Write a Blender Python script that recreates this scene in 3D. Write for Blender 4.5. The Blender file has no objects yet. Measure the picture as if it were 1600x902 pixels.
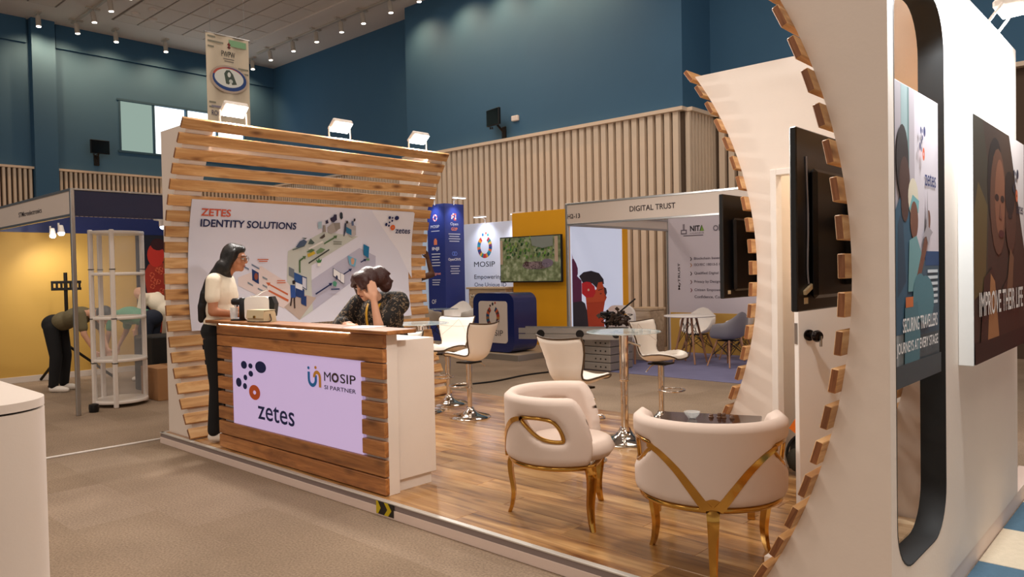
import bpy, bmesh, math, random
from mathutils import Vector, Matrix, Euler
from mathutils.geometry import delaunay_2d_cdt

random.seed(7)
SC = bpy.context.scene
COL = SC.collection
PI = math.pi
R = math.radians


def lin(h):
    h = h.lstrip('#')
    out = []
    for i in (0, 2, 4):
        c = int(h[i:i + 2], 16) / 255
        out.append(c / 12.92 if c <= .04045 else ((c + .055) / 1.055) ** 2.4)
    return (*out, 1.0)


# ------------------------------------------------------------------ camera
cam = bpy.data.cameras.new('camera')
cam.sensor_fit = 'HORIZONTAL'
cam.sensor_width = 36
cam.lens = 1178 / 1600 * 36
cam.clip_end = 200
co = bpy.data.objects.new('camera', cam)
COL.objects.link(co)
yaw, pit, rol = R(-42.62), R(-1.233), R(-1.094)
fw = Vector((math.sin(yaw) * math.cos(pit), math.cos(yaw) * math.cos(pit), math.sin(pit)))
ri = Vector((math.cos(yaw), -math.sin(yaw), 0))
up = ri.cross(fw)
ri2 = math.cos(rol) * ri + math.sin(rol) * up
up2 = -math.sin(rol) * ri + math.cos(rol) * up
co.matrix_world = Matrix(((ri2.x, up2.x, -fw.x, 0), (ri2.y, up2.y, -fw.y, 0), (ri2.z, up2.z, -fw.z, 1.5), (0, 0, 0, 1)))
SC.camera = co

# ------------------------------------------------------------------ world, view, large lights
SC.view_settings.view_transform = 'Standard'
SC.view_settings.look = 'None'
SC.view_settings.gamma = 1
SC.view_settings.use_curve_mapping = False
SC.view_settings.exposure = 0.0
W = bpy.data.worlds.new('hall_air')
SC.world = W
W.use_nodes = True
W.node_tree.nodes['Background'].inputs[0].default_value = (1.0, .88, .79, 1)
W.node_tree.nodes['Background'].inputs[1].default_value = .5


def area(name, loc, size, power, color=(1, .86, .72), rot=(0, 0, 0), sy=None):
    l = bpy.data.lights.new(name, 'AREA')
    l.energy = power
    l.color = color
    l.size = size
    if sy:
        l.shape = 'RECTANGLE'
        l.size_y = sy
    o = bpy.data.objects.new(name, l)
    o.location = loc
    o.rotation_euler = rot
    COL.objects.link(o)
    return o


def spot(name, loc, target, power, angle=60, blend=.6, color=(1, .9, .78), size=.05):
    l = bpy.data.lights.new(name, 'SPOT')
    l.energy = power
    l.color = color
    l.spot_size = R(angle)
    l.spot_blend = blend
    l.shadow_soft_size = size
    o = bpy.data.objects.new(name, l)
    o.location = loc
    d = Vector(target) - Vector(loc)
    o.rotation_euler = d.to_track_quat('-Z', 'Y').to_euler()
    COL.objects.link(o)
    return o


# unseen area lamps added for general light: one regular grid over the floor
for ix in range(3):
    for iy in range(4):
        area('hall_fill_lamp', (-12 + ix * 6.5, -6.5 + iy * 5.2, 8.35), 2.4, 105, (1, .88, .77))

# ------------------------------------------------------------------ materials
MATS = {}


def nt(name):
    m = bpy.data.materials.new(name)
    m.use_nodes = True
    b = m.node_tree.nodes['Principled BSDF']
    return m, m.node_tree, b


def mat(name, col, rough=.5, metal=0, spec=.5, emit=0, bump=0, bscale=200, var=0, vscale=3, coat=0):
    if name in MATS:
        return MATS[name]
    m, t, b = nt(name)
    c = lin(col)
    b.inputs['Base Color'].default_value = c
    b.inputs['Roughness'].default_value = rough
    b.inputs['Metallic'].default_value = metal
    b.inputs['Specular IOR Level'].default_value = spec
    b.inputs['Coat Weight'].default_value = coat
    if emit:
        b.inputs['Emission Color'].default_value = c
        b.inputs['Emission Strength'].default_value = emit
    if bump or var:
        tc = t.nodes.new('ShaderNodeTexCoord')
        if var:
            n = t.nodes.new('ShaderNodeTexNoise')
            n.inputs['Scale'].default_value = vscale
            n.inputs['Detail'].default_value = 5
            t.links.new(tc.outputs['Object'], n.inputs['Vector'])
            mx = t.nodes.new('ShaderNodeMix')
            mx.data_type = 'RGBA'
            mx.inputs['A'].default_value = tuple(min(1, x * (1 - var)) for x in c[:3]) + (1,)
            mx.inputs['B'].default_value = tuple(min(1, x * (1 + var)) for x in c[:3]) + (1,)
            t.links.new(n.outputs['Fac'], mx.inputs['Factor'])
            t.links.new(mx.outputs['Result'], b.inputs['Base Color'])
        if bump:
            n = t.nodes.new('ShaderNodeTexNoise')
            n.inputs['Scale'].default_value = bscale
            n.inputs['Detail'].default_value = 3
            t.links.new(tc.outputs['Object'], n.inputs['Vector'])
            bp = t.nodes.new('ShaderNodeBump')
            bp.inputs['Strength'].default_value = bump
            bp.inputs['Distance'].default_value = .01
            t.links.new(n.outputs['Fac'], bp.inputs['Height'])
            t.links.new(bp.outputs['Normal'], b.inputs['Normal'])
    MATS[name] = m
    return m


def ink(h):
    return mat('ink_' + h.strip('#'), h, .55, spec=.3)


def glow(name, col, s):
    if name in MATS:
        return MATS[name]
    m = bpy.data.materials.new(name)
    m.use_nodes = True
    t = m.node_tree
    t.nodes.clear()
    e = t.nodes.new('ShaderNodeEmission')
    e.inputs[0].default_value = lin(col)
    e.inputs[1].default_value = s
    o = t.nodes.new('ShaderNodeOutputMaterial')
    t.links.new(e.outputs[0], o.inputs[0])
    MATS[name] = m
    return m


def wood(name, cols, axis='X', grain=22, rough=.45, knots=.6, tone=.5, coat=0):
    """timber: stretched noise grain + a few knots, shifted and toned per object"""
    m, t, b = nt(name)
    N = t.nodes.new
    L = t.links.new
    tc = N('ShaderNodeTexCoord')
    oi = N('ShaderNodeObjectInfo')
    sh = N('ShaderNodeVectorMath'); sh.operation = 'SCALE'
    sh.inputs[0].default_value = (37, 61, 83)
    L(oi.outputs['Random'], sh.inputs['Scale'])
    ad = N('ShaderNodeVectorMath'); ad.operation = 'ADD'
    L(tc.outputs['Object'], ad.inputs[0]); L(sh.outputs[0], ad.inputs[1])
    mp = N('ShaderNodeMapping')
    s = [grain, grain, grain]
    s['XYZ'.index(axis)] = grain * .09
    mp.inputs['Scale'].default_value = s
    L(ad.outputs[0], mp.inputs['Vector'])
    n1 = N('ShaderNodeTexNoise'); n1.inputs['Scale'].default_value = 1; n1.inputs['Detail'].default_value = 7
    n1.inputs['Roughness'].default_value = .62; n1.inputs['Distortion'].default_value = 1.1
    L(mp.outputs[0], n1.inputs['Vector'])
    rp = N('ShaderNodeValToRGB')
    e = rp.color_ramp.elements
    e[0].position, e[0].color = .3, lin(cols[0])
    e[1].position, e[1].color = .72, lin(cols[2])
    k = e.new(.5); k.color = lin(cols[1])
    L(n1.outputs['Fac'], rp.inputs[0])
    # knots
    mk = N('ShaderNodeMapping')
    s = [9, 9, 9]
    s['XYZ'.index(axis)] = 3.2
    mk.inputs['Scale'].default_value = s
    L(ad.outputs[0], mk.inputs['Vector'])
    vo = N('ShaderNodeTexVoronoi'); vo.inputs['Scale'].default_value = 1
    L(mk.outputs[0], vo.inputs['Vector'])
    kr = N('ShaderNodeMapRange')
    kr.inputs['From Min'].default_value = .06; kr.inputs['From Max'].default_value = .27
    kr.inputs['To Min'].default_value = knots; kr.inputs['To Max'].default_value = 0
    L(vo.outputs['Distance'], kr.inputs['Value'])
    mx = N('ShaderNodeMix'); mx.data_type = 'RGBA'
    L(kr.outputs[0], mx.inputs['Factor']); L(rp.outputs[0], mx.inputs['A'])
    mx.inputs['B'].default_value = lin(cols[3])
    # tone per piece
    hv = N('ShaderNodeHueSaturation')
    tr = N('ShaderNodeMapRange')
    tr.inputs['To Min'].default_value = 1 - tone * .5; tr.inputs['To Max'].default_value = 1 + tone * .35
    L(oi.outputs['Random'], tr.inputs['Value']); L(tr.outputs[0], hv.inputs['Value'])
    L(mx.outputs['Result'], hv.inputs['Color'])
    L(hv.outputs[0], b.inputs['Base Color'])
    b.inputs['Roughness'].default_value = rough
    b.inputs['Coat Weight'].default_value = coat
    b.inputs['Coat Roughness'].default_value = .12
    bp = N('ShaderNodeBump'); bp.inputs['Strength'].default_value = .25; bp.inputs['Distance'].default_value = .004
    L(n1.outputs['Fac'], bp.inputs['Height']); L(bp.outputs[0], b.inputs['Normal'])
    MATS[name] = m
    return m


mat('white_paint', '#e9dcd0', .55, var=.03, bump=.05, bscale=60)
mat('white_gloss', '#f0e8e0', .3)
mat('skirt_white', '#e6d2c6', .5, var=.05)
mat('skirt_grey', '#8f8280', .4, metal=.2)
mat('trim_silver', '#d9d4cc', .35, metal=.3)
wood('slat_wood', ['#a67140', '#c8965e', '#e2ba86', '#6a3c1c'], 'Y', 15, tone=.3, knots=.85)
wood('counter_wood', ['#7d4a22', '#a86c38', '#c98c50', '#4f2a12'], 'X', 18, tone=.35, coat=.25)
wood('plank_wood', ['#6a4124', '#b0824f', '#d6ae78', '#4a2a12'], 'X', 11, rough=.28, tone=.5, knots=.5, coat=.4)
wood('pale_wood', ['#a98d6c', '#c6ab88', '#d8c19f', '#8a6d4c'], 'X', 14, tone=.2, knots=.2)
wood('leg_wood', ['#7a5236', '#a9795a', '#c39a78', '#6a4028'], 'Z', 14, tone=.2, knots=.1)
wood('end_grain', ['#6a3c1e', '#8a5530', '#9c6840', '#4a2812'], 'Z', 60, tone=.4, knots=.2)
mat('gold', '#c2954a', .16, metal=1)
mat('chrome', '#d8d2cc', .08, metal=1)
mat('steel', '#a9a7a4', .28, metal=1)
mat('alu', '#b9b8b6', .35, metal=.9)
mat('velvet', '#d6c3b6', .8, spec=.2, bump=.05, bscale=900)
mat('leatherette', '#efe6da', .42, bump=.04, bscale=500)
mat('piping_brown', '#4a3826', .5)
mat('black_plastic', '#0c0c0e', .35)
mat('black_screen', '#050608', .12)
mat('black_matt', '#111111', .7)
mat('dark_metal', '#26221e', .4, metal=.6)
mat('hall_blue', '#3d6a8c', .75, var=.06, vscale=1.2)
mat('hall_blue_dark', '#2c5672', .75)
mat('hall_slat', '#f0dcc4', .6, var=.05)
mat('hall_slat_back', '#5b4a3c', .9)
mat('ceiling_white', '#efe6de', .85)
mat('ceiling_tile', '#ece2d8', .9, bump=.1, bscale=120)
mat('ceiling_grid', '#8f8278', .8)
mat('lamp_body', '#cfc6ba', .4)
mat('navy', '#1c2a63', .35)
mat('navy_deep', '#141c40', .5)
mat('yellow_wall', '#f4ae14', .6, var=.04)
mat('mustard', '#cda24e', .6, var=.05)
mat('fascia_white', '#d8cbc0', .5)
mat('panel_lilac', '#cfc8d2', .5)
mat('plastic_white', '#f1ece6', .35)
mat('plastic_grey', '#8d8b92', .4)
mat('cardboard', '#a97c52', .8, var=.06)
mat('tape', '#8d6138', .4)
mat('skin_tan', '#b57a58', .5, spec=.35)
mat('skin_dark', '#5e3d2c', .5, spec=.35)
mat('skin_light', '#d3a083', .5, spec=.35)
mat('hair_black', '#0f0c0c', .35, bump=.4, bscale=120)
mat('hair_auburn', '#3a1a16', .35, bump=.5, bscale=120)
mat('cloth_cream', '#efe2cc', .85, bump=.2, bscale=30)
mat('cloth_black', '#0d0d10', .85)
mat('cloth_olive', '#6a6045', .85, bump=.2, bscale=30)
mat('cloth_green', '#5f9c7c', .85)
mat('cloth_grey', '#b9aa9a', .85)
mat('cloth_navy', '#1b2233', .85)
mat('cloth_orange', '#ef7a1c', .8)
mat('lanyard_yellow', '#d8a52c', .6)
mat('shoe_white', '#ece4da', .5)
mat('bag_beige', '#d8c7a2', .5)


def glass(name, col, rough=.02, alpha=.3):
    m, t, b = nt(name)
    b.inputs['Base Color'].default_value = lin(col)
    b.inputs['Roughness'].default_value = rough
    b.inputs['Alpha'].default_value = alpha
    b.inputs['Specular IOR Level'].default_value = .8
    MATS[name] = m


glass('clear_acrylic', '#dfe4ea', .05, .16)
glass('table_glass', '#cfe3e6', .02, .42)
glass('cup_glass', '#eef4f6', .03, .3)

# patterned blouse
m, t, b = nt('cloth_print')
tc = t.nodes.new('ShaderNodeTexCoord')
v = t.nodes.new('ShaderNodeTexNoise'); v.inputs['Scale'].default_value = 21; v.inputs['Detail'].default_value = 2; v.inputs['Distortion'].default_value = 2.2
t.links.new(tc.outputs['Object'], v.inputs['Vector'])
rp = t.nodes.new('ShaderNodeValToRGB')
e = rp.color_ramp.elements
e[0].position, e[0].color = .56, lin('#14100e')
e[1].position, e[1].color = .6, lin('#8a755c')
x = e.new(.63); x.color = lin('#8a755c')
x = e.new(.67); x.color = lin('#14100e')
t.links.new(v.outputs['Fac'], rp.inputs[0]); t.links.new(rp.outputs[0], b.inputs['Base Color'])
b.inputs['Roughness'].default_value = .85
MATS['cloth_print'] = m

# carpet
m, t, b = nt('carpet')
tc = t.nodes.new('ShaderNodeTexCoord')
n1 = t.nodes.new('ShaderNodeTexNoise'); n1.inputs['Scale'].default_value = 80; n1.inputs['Detail'].default_value = 8
n2 = t.nodes.new('ShaderNodeTexNoise'); n2.inputs['Scale'].default_value = 1.3; n2.inputs['Detail'].default_value = 4
ck = t.nodes.new('ShaderNodeTexBrick')
ck.inputs['Scale'].default_value = 1
ck.inputs['Brick Width'].default_value = 1.0; ck.inputs['Row Height'].default_value = .5
ck.inputs['Mortar Size'].default_value = .002
ck.inputs['Color1'].default_value = lin('#8f7c68'); ck.inputs['Color2'].default_value = lin('#998673'); ck.inputs['Mortar'].default_value = lin('#917e6b')
for n in (n1, n2, ck):
    t.links.new(tc.outputs['Object'], n.inputs['Vector'])
mx = t.nodes.new('ShaderNodeMix'); mx.data_type = 'RGBA'; mx.blend_type = 'OVERLAY'; mx.inputs['Factor'].default_value = .65
t.links.new(ck.outputs['Color'], mx.inputs['A']); t.links.new(n1.outputs['Fac'], mx.inputs['B'])
m2 = t.nodes.new('ShaderNodeMix'); m2.data_type = 'RGBA'; m2.blend_type = 'OVERLAY'; m2.inputs['Factor'].default_value = .35
t.links.new(mx.outputs['Result'], m2.inputs['A']); t.links.new(n2.outputs['Fac'], m2.inputs['B'])
t.links.new(m2.outputs['Result'], b.inputs['Base Color'])
b.inputs['Roughness'].default_value = .95; b.inputs['Specular IOR Level'].default_value = .15
bp = t.nodes.new('ShaderNodeBump'); bp.inputs['Strength'].default_value = .5; bp.inputs['Distance'].default_value = .01
t.links.new(n1.outputs['Fac'], bp.inputs['Height']); t.links.new(bp.outputs[0], b.inputs['Normal'])
MATS['carpet'] = m
mat('carpet_blue', '#4c6474', .95, spec=.1, bump=.4, bscale=120, var=.12, vscale=30)
mat('carpet_beige', '#c2b39c', .95, spec=.1, bump=.4, bscale=120, var=.12, vscale=30)
mat('rug_blue', '#7d7c9c', .9, spec=.15, bump=.3, bscale=90, var=.2, vscale=2.5)


# ------------------------------------------------------------------ mesh helpers
class MB:
    def __init__(s):
        s.v, s.f, s.m = [], [], []

    def add(s, vs, fs, mi=0):
        o = len(s.v)
        s.v += [Vector(p) for p in vs]
        s.f += [tuple(i + o for i in f) for f in fs]
        s.m += [mi] * len(fs)
        return s

    def box(s, x0, x1, y0, y1, z0, z1, mi=0):
        vs = [(x, y, z) for x in (x0, x1) for y in (y0, y1) for z in (z0, z1)]
        return s.add(vs, [(0, 1, 3, 2), (4, 6, 7, 5), (0, 4, 5, 1), (2, 3, 7, 6), (0, 2, 6, 4), (1, 5, 7, 3)], mi)

    def cbox(s, x0, x1, y0, y1, z0, z1, b=.006, mi=0):
        vs, idx = [], {}
        for ix, x in enumerate((x0, x1)):
            for iy, y in enumerate((y0, y1)):
                for iz, z in enumerate((z0, z1)):
                    bx = b if ix == 0 else -b
                    by = b if iy == 0 else -b
                    bz = b if iz == 0 else -b
                    for a, p in enumerate(((x, y + by, z + bz), (x + bx, y, z + bz), (x + bx, y + by, z))):
                        idx[ix, iy, iz, a] = len(vs)
                        vs.append(p)
        F = []
        I = idx
        for e in (0, 1):
            F.append([I[e, 0, 0, 0], I[e, 0, 1, 0], I[e, 1, 1, 0], I[e, 1, 0, 0]])
            F.append([I[0, e, 0, 1], I[1, e, 0, 1], I[1, e, 1, 1], I[0, e, 1, 1]])
            F.append([I[0, 0, e, 2], I[0, 1, e, 2], I[1, 1, e, 2], I[1, 0, e, 2]])
        for a in (0, 1):
            for c in (0, 1):
                F.append([I[a, c, 0, 0], I[a, c, 1, 0], I[a, c, 1, 1], I[a, c, 0, 1]])
                F.append([I[a, 0, c, 0], I[a, 1, c, 0], I[a, 1, c, 2], I[a, 0, c, 2]])
                F.append([I[0, a, c, 1], I[1, a, c, 1], I[1, a, c, 2], I[0, a, c, 2]])
                for d in (0, 1):
                    F.append([I[a, c, d, 0], I[a, c, d, 1], I[a, c, d, 2]])
        return s.add(vs, F, mi)

    def obox(s, c, ax, ay, az, hx, hy, hz, mi=0):
        c, ax, ay, az = Vector(c), Vector(ax).normalized(), Vector(ay).normalized(), Vector(az).normalized()
        vs = [c + ax * hx * i + ay * hy * j + az * hz * k for i in (-1, 1) for j in (-1, 1) for k in (-1, 1)]
        return s.add(vs, [(0, 1, 3, 2), (4, 6, 7, 5), (0, 4, 5, 1), (2, 3, 7, 6), (0, 2, 6, 4), (1, 5, 7, 3)], mi)

    def tube(s, pts, r, n=10, closed=False, cap=True, mi=0, flat=None):
        pts = [Vector(p) for p in pts]
        k = len(pts)
        rs = r if isinstance(r, (list, tuple)) else [r] * k
        vs, fs = [], []
        prev = None
        for i, p in enumerate(pts):
            if closed:
                d = pts[(i + 1) % k] - pts[i - 1]
            else:
                d = pts[min(i + 1, k - 1)] - pts[max(i - 1, 0)]
            d = d.normalized() if d.length > 1e-9 else Vector((0, 0, 1))
            if prev is None:
                u = d.orthogonal().normalized() if flat is None else (Vector(flat) - d * d.dot(Vector(flat))).normalized()
            else:
                u = (prev - d * prev.dot(d)).normalized()
            prev = u
            w = d.cross(u)
            for j in range(n):
                a = 2 * PI * j / n
                vs.append(p + (u * math.cos(a) + w * math.sin(a)) * rs[i])
        m = k if closed else k - 1
        for i in range(m):
            for j in range(n):
                a, b_ = i * n + j, i * n + (j + 1) % n
                c, d = ((i + 1) % k) * n + (j + 1) % n, ((i + 1) % k) * n + j
                fs.append((a, b_, c, d))
        if cap and not closed:
            fs.append(tuple(range(n - 1, -1, -1)))
            fs.append(tuple((k - 1) * n + j for j in range(n)))
        return s.add(vs, fs, mi)

    def cyl(s, p0, p1, r0, r1=None, n=16, mi=0):
        return s.tube([p0, p1], [r0, r0 if r1 is None else r1], n, mi=mi)

    def lathe(s, prof, c=(0, 0, 0), n=32, mi=0):
        c = Vector(c)
        vs, fs = [], []
        for r, z in prof:
            for j in range(n):
                a = 2 * PI * j / n
                vs.append(c + Vector((r * math.cos(a), r * math.sin(a), z)))
        for i in range(len(prof) - 1):
            for j in range(n):
                fs.append((i * n + j, i * n + (j + 1) % n, (i + 1) * n + (j + 1) % n, (i + 1) * n + j))
        fs.append(tuple(range(n - 1, -1, -1)))
        fs.append(tuple((len(prof) - 1) * n + j for j in range(n)))
        return s.add(vs, fs, mi)

    def ell(s, c, r, nu=16, nv=10, mi=0, rot=None):
        c = Vector(c)
        r = (r, r, r) if not isinstance(r, (tuple, list)) else r
        vs, fs = [], []
        for i in range(nv + 1):
            t_ = PI * i / nv
            for j in range(nu):
                a = 2 * PI * j / nu
                p = Vector((r[0] * math.sin(t_) * math.cos(a), r[1] * math.sin(t_) * math.sin(a), r[2] * math.cos(t_)))
                vs.append(c + (rot @ p if rot else p))
        for i in range(nv):
            for j in range(nu):
                fs.append((i * nu + j, (i + 1) * nu + j, (i + 1) * nu + (j + 1) % nu, i * nu + (j + 1) % nu))
        return s.add(vs, fs, mi)

    def ext(s, poly, f0, f1, mi=0):
        """extrude a 2-D polygon; f0/f1 map (a,b) to the two end positions"""
        k = len(poly)
        vs = [f0(*p) for p in poly] + [f1(*p) for p in poly]
        fs = [tuple(range(k - 1, -1, -1)), tuple(range(k, 2 * k))]
        fs += [(i, (i + 1) % k, (i + 1) % k + k, i + k) for i in range(k)]
        return s.add(vs, fs, mi)

    def xf(s, M):
        s.v = [M @ p for p in s.v]
        return s

    def mesh(s, name, mats, off=None, smooth=None):
        me = bpy.data.meshes.new(name)
        o = Vector(off) if off is not None else Vector((0, 0, 0))
        me.from_pydata([p - o for p in s.v], [], s.f)
        if not isinstance(mats, (list, tuple)):
            mats = [mats]
        for q in mats:
            me.materials.append(MATS[q] if isinstance(q, str) else q)
        if len(mats) > 1:
            me.polygons.foreach_set('material_index', s.m)
        b = bmesh.new(); b.from_mesh(me)
        bmesh.ops.remove_doubles(b, verts=b.verts, dist=1e-6)
        bmesh.ops.recalc_face_normals(b, faces=b.faces)
        b.to_mesh(me); b.free()
        if smooth is not None:
            me.shade_smooth()
            me.set_sharp_from_angle(angle=R(smooth))
        me.update()
        return me


def link(name, me, parent=None, loc=(0, 0, 0), rot=(0, 0, 0)):
    o = bpy.data.objects.new(name, me)
    COL.objects.link(o)
    o.parent = parent
    o.location = loc
    o.rotation_euler = rot
    return o


def tag(o, label=None, cat=None, group=None, kind=None):
    if label: o['label'] = label
    if cat: o['category'] = cat
    if group: o['group'] = group
    if kind: o['kind'] = kind
    return o


BASE = {}


def thing(name, label, cat, loc, rz=0, group=None):
    o = bpy.data.objects.new(name, None)
    o.empty_display_size = .1
    COL.objects.link(o)
    o.location = loc
    o.rotation_euler = (0, 0, rz)
    tag(o, label, cat, group)
    BASE[o.name] = Vector(loc)
    return o


def wpos(o):
    p = Vector((0, 0, 0))
    while o is not None:
        p += Vector(o.location)
        o = o.parent
    return p


def part(mb, name, mats, parent, world=True, smooth=None, label=None):
    """mesh child; world=True means mb is in world coordinates (parents unrotated)"""
    me = mb.mesh(name, mats, wpos(parent) if (world and parent is not None) else None, smooth)
    o = link(name, me, parent)
    if label: o['label'] = label
    return o


def solid(mb, name, mats, label, cat, base, group=None, kind=None, smooth=None):
    """a one-mesh thing, origin at its base; mb in world coordinates"""
    o = link(name, mb.mesh(name, mats, base, smooth), None, base)
    return tag(o, label, cat, group, kind)


def struct(mb, name, mats, label=None, smooth=None):
    o = link(name, mb.mesh(name, mats, None, smooth))
    o['kind'] = 'structure'
    if label: o['label'] = label
    return o


def copy_tree(o, parent=None):
    c = o.copy()
    COL.objects.link(c)
    c.parent = parent
    for ch in list(o.children):
        copy_tree(ch, c)
    return c


def place(o, loc, rz, label=None, group=None):
    o.location = loc
    o.rotation_euler = (0, 0, rz)
    if label: o['label'] = label
    if group: o['group'] = group
    return o


_tx = {}


def text_geo(s, bold):
    if (s, bold) in _tx: return _tx[s, bold]
    c = bpy.data.curves.new('lettering', 'FONT')
    c.body = s
    c.offset = bold
    c.resolution_u = 3
    o = bpy.data.objects.new('lettering', c)
    COL.objects.link(o)
    bpy.context.view_layer.update()
    me = bpy.data.meshes.new_from_object(o.evaluated_get(bpy.context.evaluated_depsgraph_get()))
    vs = [v_.co.copy() for v_ in me.vertices]
    fs = [tuple(p.vertices) for p in me.polygons]
    bpy.data.objects.remove(o); bpy.data.curves.remove(c); bpy.data.meshes.remove(me)
    xs = [p.x for p in vs]; ys = [p.y for p in vs]
    r = (vs, fs, min(xs), max(xs), min(ys), max(ys))
    _tx[s, bold] = r
    return r


def text(s, col, parent, org, ux, uy, w, h, bold=.012, name='lettering', lift=.0025, mapf=None):
    """lettering fitted to a w x h box whose lower-left corner is org (world)"""
    vs, fs, x0, x1, y0, y1 = text_geo(s, bold)
    org, ux, uy = Vector(org), Vector(ux), Vector(uy)
    n = ux.cross(uy)
    sx = w / (x1 - x0)
    sy = h / (y1 - y0)
    mb = MB()
    if mapf:      # org is then (u, v) on the mapped board
        mb.add([mapf(org[0] + (p.x - x0) * sx, org[1] + (p.y - y0) * sy, lift + .012) for p in vs], fs)
    else:
        mb.add([org + ux * (p.x - x0) * sx + uy * (p.y - y0) * sy + n * lift for p in vs], fs)
    me = bpy.data.meshes.new(name)
    o = wpos(parent)
    me.from_pydata([p - o for p in mb.v], [], mb.f)
    me.materials.append(col if not isinstance(col, str) else (MATS[col] if col in MATS else ink(col)))
    return link(name, me, parent)


def clip(pts, lim, sg):
    out = []
    for i in range(len(pts)):
        a, b_ = pts[i], pts[(i + 1) % len(pts)]
        ia, ib = (a[1] - lim) * sg >= 0, (b_[1] - lim) * sg >= 0
        if ia: out.append(a)
        if ia != ib:
            k = (lim - a[1]) / (b_[1] - a[1])
            out.append((a[0] + (b_[0] - a[0]) * k, lim))
    return out


class Print:
    """flat print on a board: many coloured polygons in one mesh"""
    def __init__(s, org, ux, uy, lift=.0012, step=.00025, mapf=None, band=.06):
        s.mapf, s.band = mapf, band
        s.o, s.ux, s.uy = Vector(org), Vector(ux), Vector(uy)
        s.n = s.ux.cross(s.uy)
        s.l, s.st = lift, step
        s.mb, s.cols = MB(), []

    def poly(s, pts, col):
        if col not in s.cols: s.cols.append(col)
        if s.mapf:
            lo = math.floor(min(p[1] for p in pts) / s.band)
            hi = math.ceil(max(p[1] for p in pts) / s.band)
            for k in range(lo, hi):
                q = clip(clip(pts, k * s.band, 1), (k + 1) * s.band, -1)
                if len(q) > 2:
                    s.mb.add([s.mapf(a, b_, s.l) for a, b_ in q], [tuple(range(len(q)))], s.cols.index(col))
            s.l += s.st
            return s
        s.mb.add([s.o + s.ux * a + s.uy * b_ + s.n * s.l for a, b_ in pts], [tuple(range(len(pts)))], s.cols.index(col))
        s.l += s.st
        return s

    def oval(s, u, v_, rx, ry, col, n=20, rot=0, a0=0, a1=360):
        P = []
        k = n if a1 - a0 >= 360 else n + 1
        for i in range(k):
            a = R(a0 + (a1 - a0) * i / n)
            x, y = rx * math.cos(a), ry * math.sin(a)
            P.append((u + x * math.cos(rot) - y * math.sin(rot), v_ + x * math.sin(rot) + y * math.cos(rot)))
        return s.poly(P, col)

    def rect(s, a, b_, c, d, col):
        return s.poly([(a, b_), (c, b_), (c, d), (a, d)], col)

    def ring(s, u, v_, R1x, R1y, R0x, R0y, cols, n=24, a0=0, a1=360):
        l0 = s.l
        for i in range(n):
            s.l = l0
            p, q = R(a0 + (a1 - a0) * i / n), R(a0 + (a1 - a0) * (i + 1) / n)
            f = lambda rx, ry, a: (u + rx * math.cos(a), v_ + ry * math.sin(a))
            s.poly([f(R1x, R1y, p), f(R1x, R1y, q), f(R0x, R0y, q), f(R0x, R0y, p)], cols[i % len(cols)])
        return s

    def line(s, p, q, w, col):
        d = Vector((q[0] - p[0], q[1] - p[1])).normalized() * w / 2
        return s.poly([(p[0] - d.y, p[1] + d.x), (p[0] + d.y, p[1] - d.x), (q[0] + d.y, q[1] - d.x), (q[0] - d.y, q[1] + d.x)], col)

    def logo(s, u, v_, k, kx=1, dark='#1c2658', org='#d8652f'):
        """dotted arc emblem; (u,v_) is its lower-left, k its height scale"""
        D = [(.12, .403, .047, .031), (.223, .402, .03, .02), (.38, .403, .08, .045), (.226, .341, .034, .023),
             (.14, .305, .029, .022), (.034, .258, .042, .036), (.131, .236, .031, .024)]
        for x, y, a, b_ in D:
            s.oval(u + x * k * kx, v_ + y * k, a * k * kx, b_ * k, dark)
        s.ring(u + .279 * k * kx, v_ + .2 * k, .085 * k * kx, .058 * k, .023 * k * kx, .016 * k, [org])
        return s

    def done(s, parent, name='printed_artwork'):
        o = wpos(parent)
        me = bpy.data.meshes.new(name)
        me.from_pydata([p - o for p in s.mb.v], [], s.mb.f)
        for c in s.cols: me.materials.append(MATS[c] if c in MATS else ink(c))
        me.polygons.foreach_set('material_index', s.mb.m)
        me.update()
        return link(name, me, parent)


def inpoly(p, poly):
    x, y = p
    c = False
    j = len(poly) - 1
    for i in range(len(poly)):
        (xi, yi), (xj, yj) = poly[i], poly[j]
        if (yi > y) != (yj > y) and x < (xj - xi) * (y - yi) / (yj - yi) + xi:
            c = not c
        j = i
    return c


def segd(p, a, b_):
    ax, ay = a; bx, by = b_; px, py = p
    dx, dy = bx - ax, by - ay
    t_ = max(0, min(1, ((px - ax) * dx + (py - ay) * dy) / (dx * dx + dy * dy + 1e-12)))
    return math.hypot(px - ax - t_ * dx, py - ay - t_ * dy)


def resample(poly, st, closed=True):
    out = []
    k = len(poly)
    for i in range(k if closed else k - 1):
        a, b_ = poly[i], poly[(i + 1) % k]
        n = max(1, round(math.dist(a, b_) / st))
        out += [(a[0] + (b_[0] - a[0]) * j / n, a[1] + (b_[1] - a[1]) * j / n) for j in range(n)]
    if not closed: out.append(poly[-1])
    return out


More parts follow.
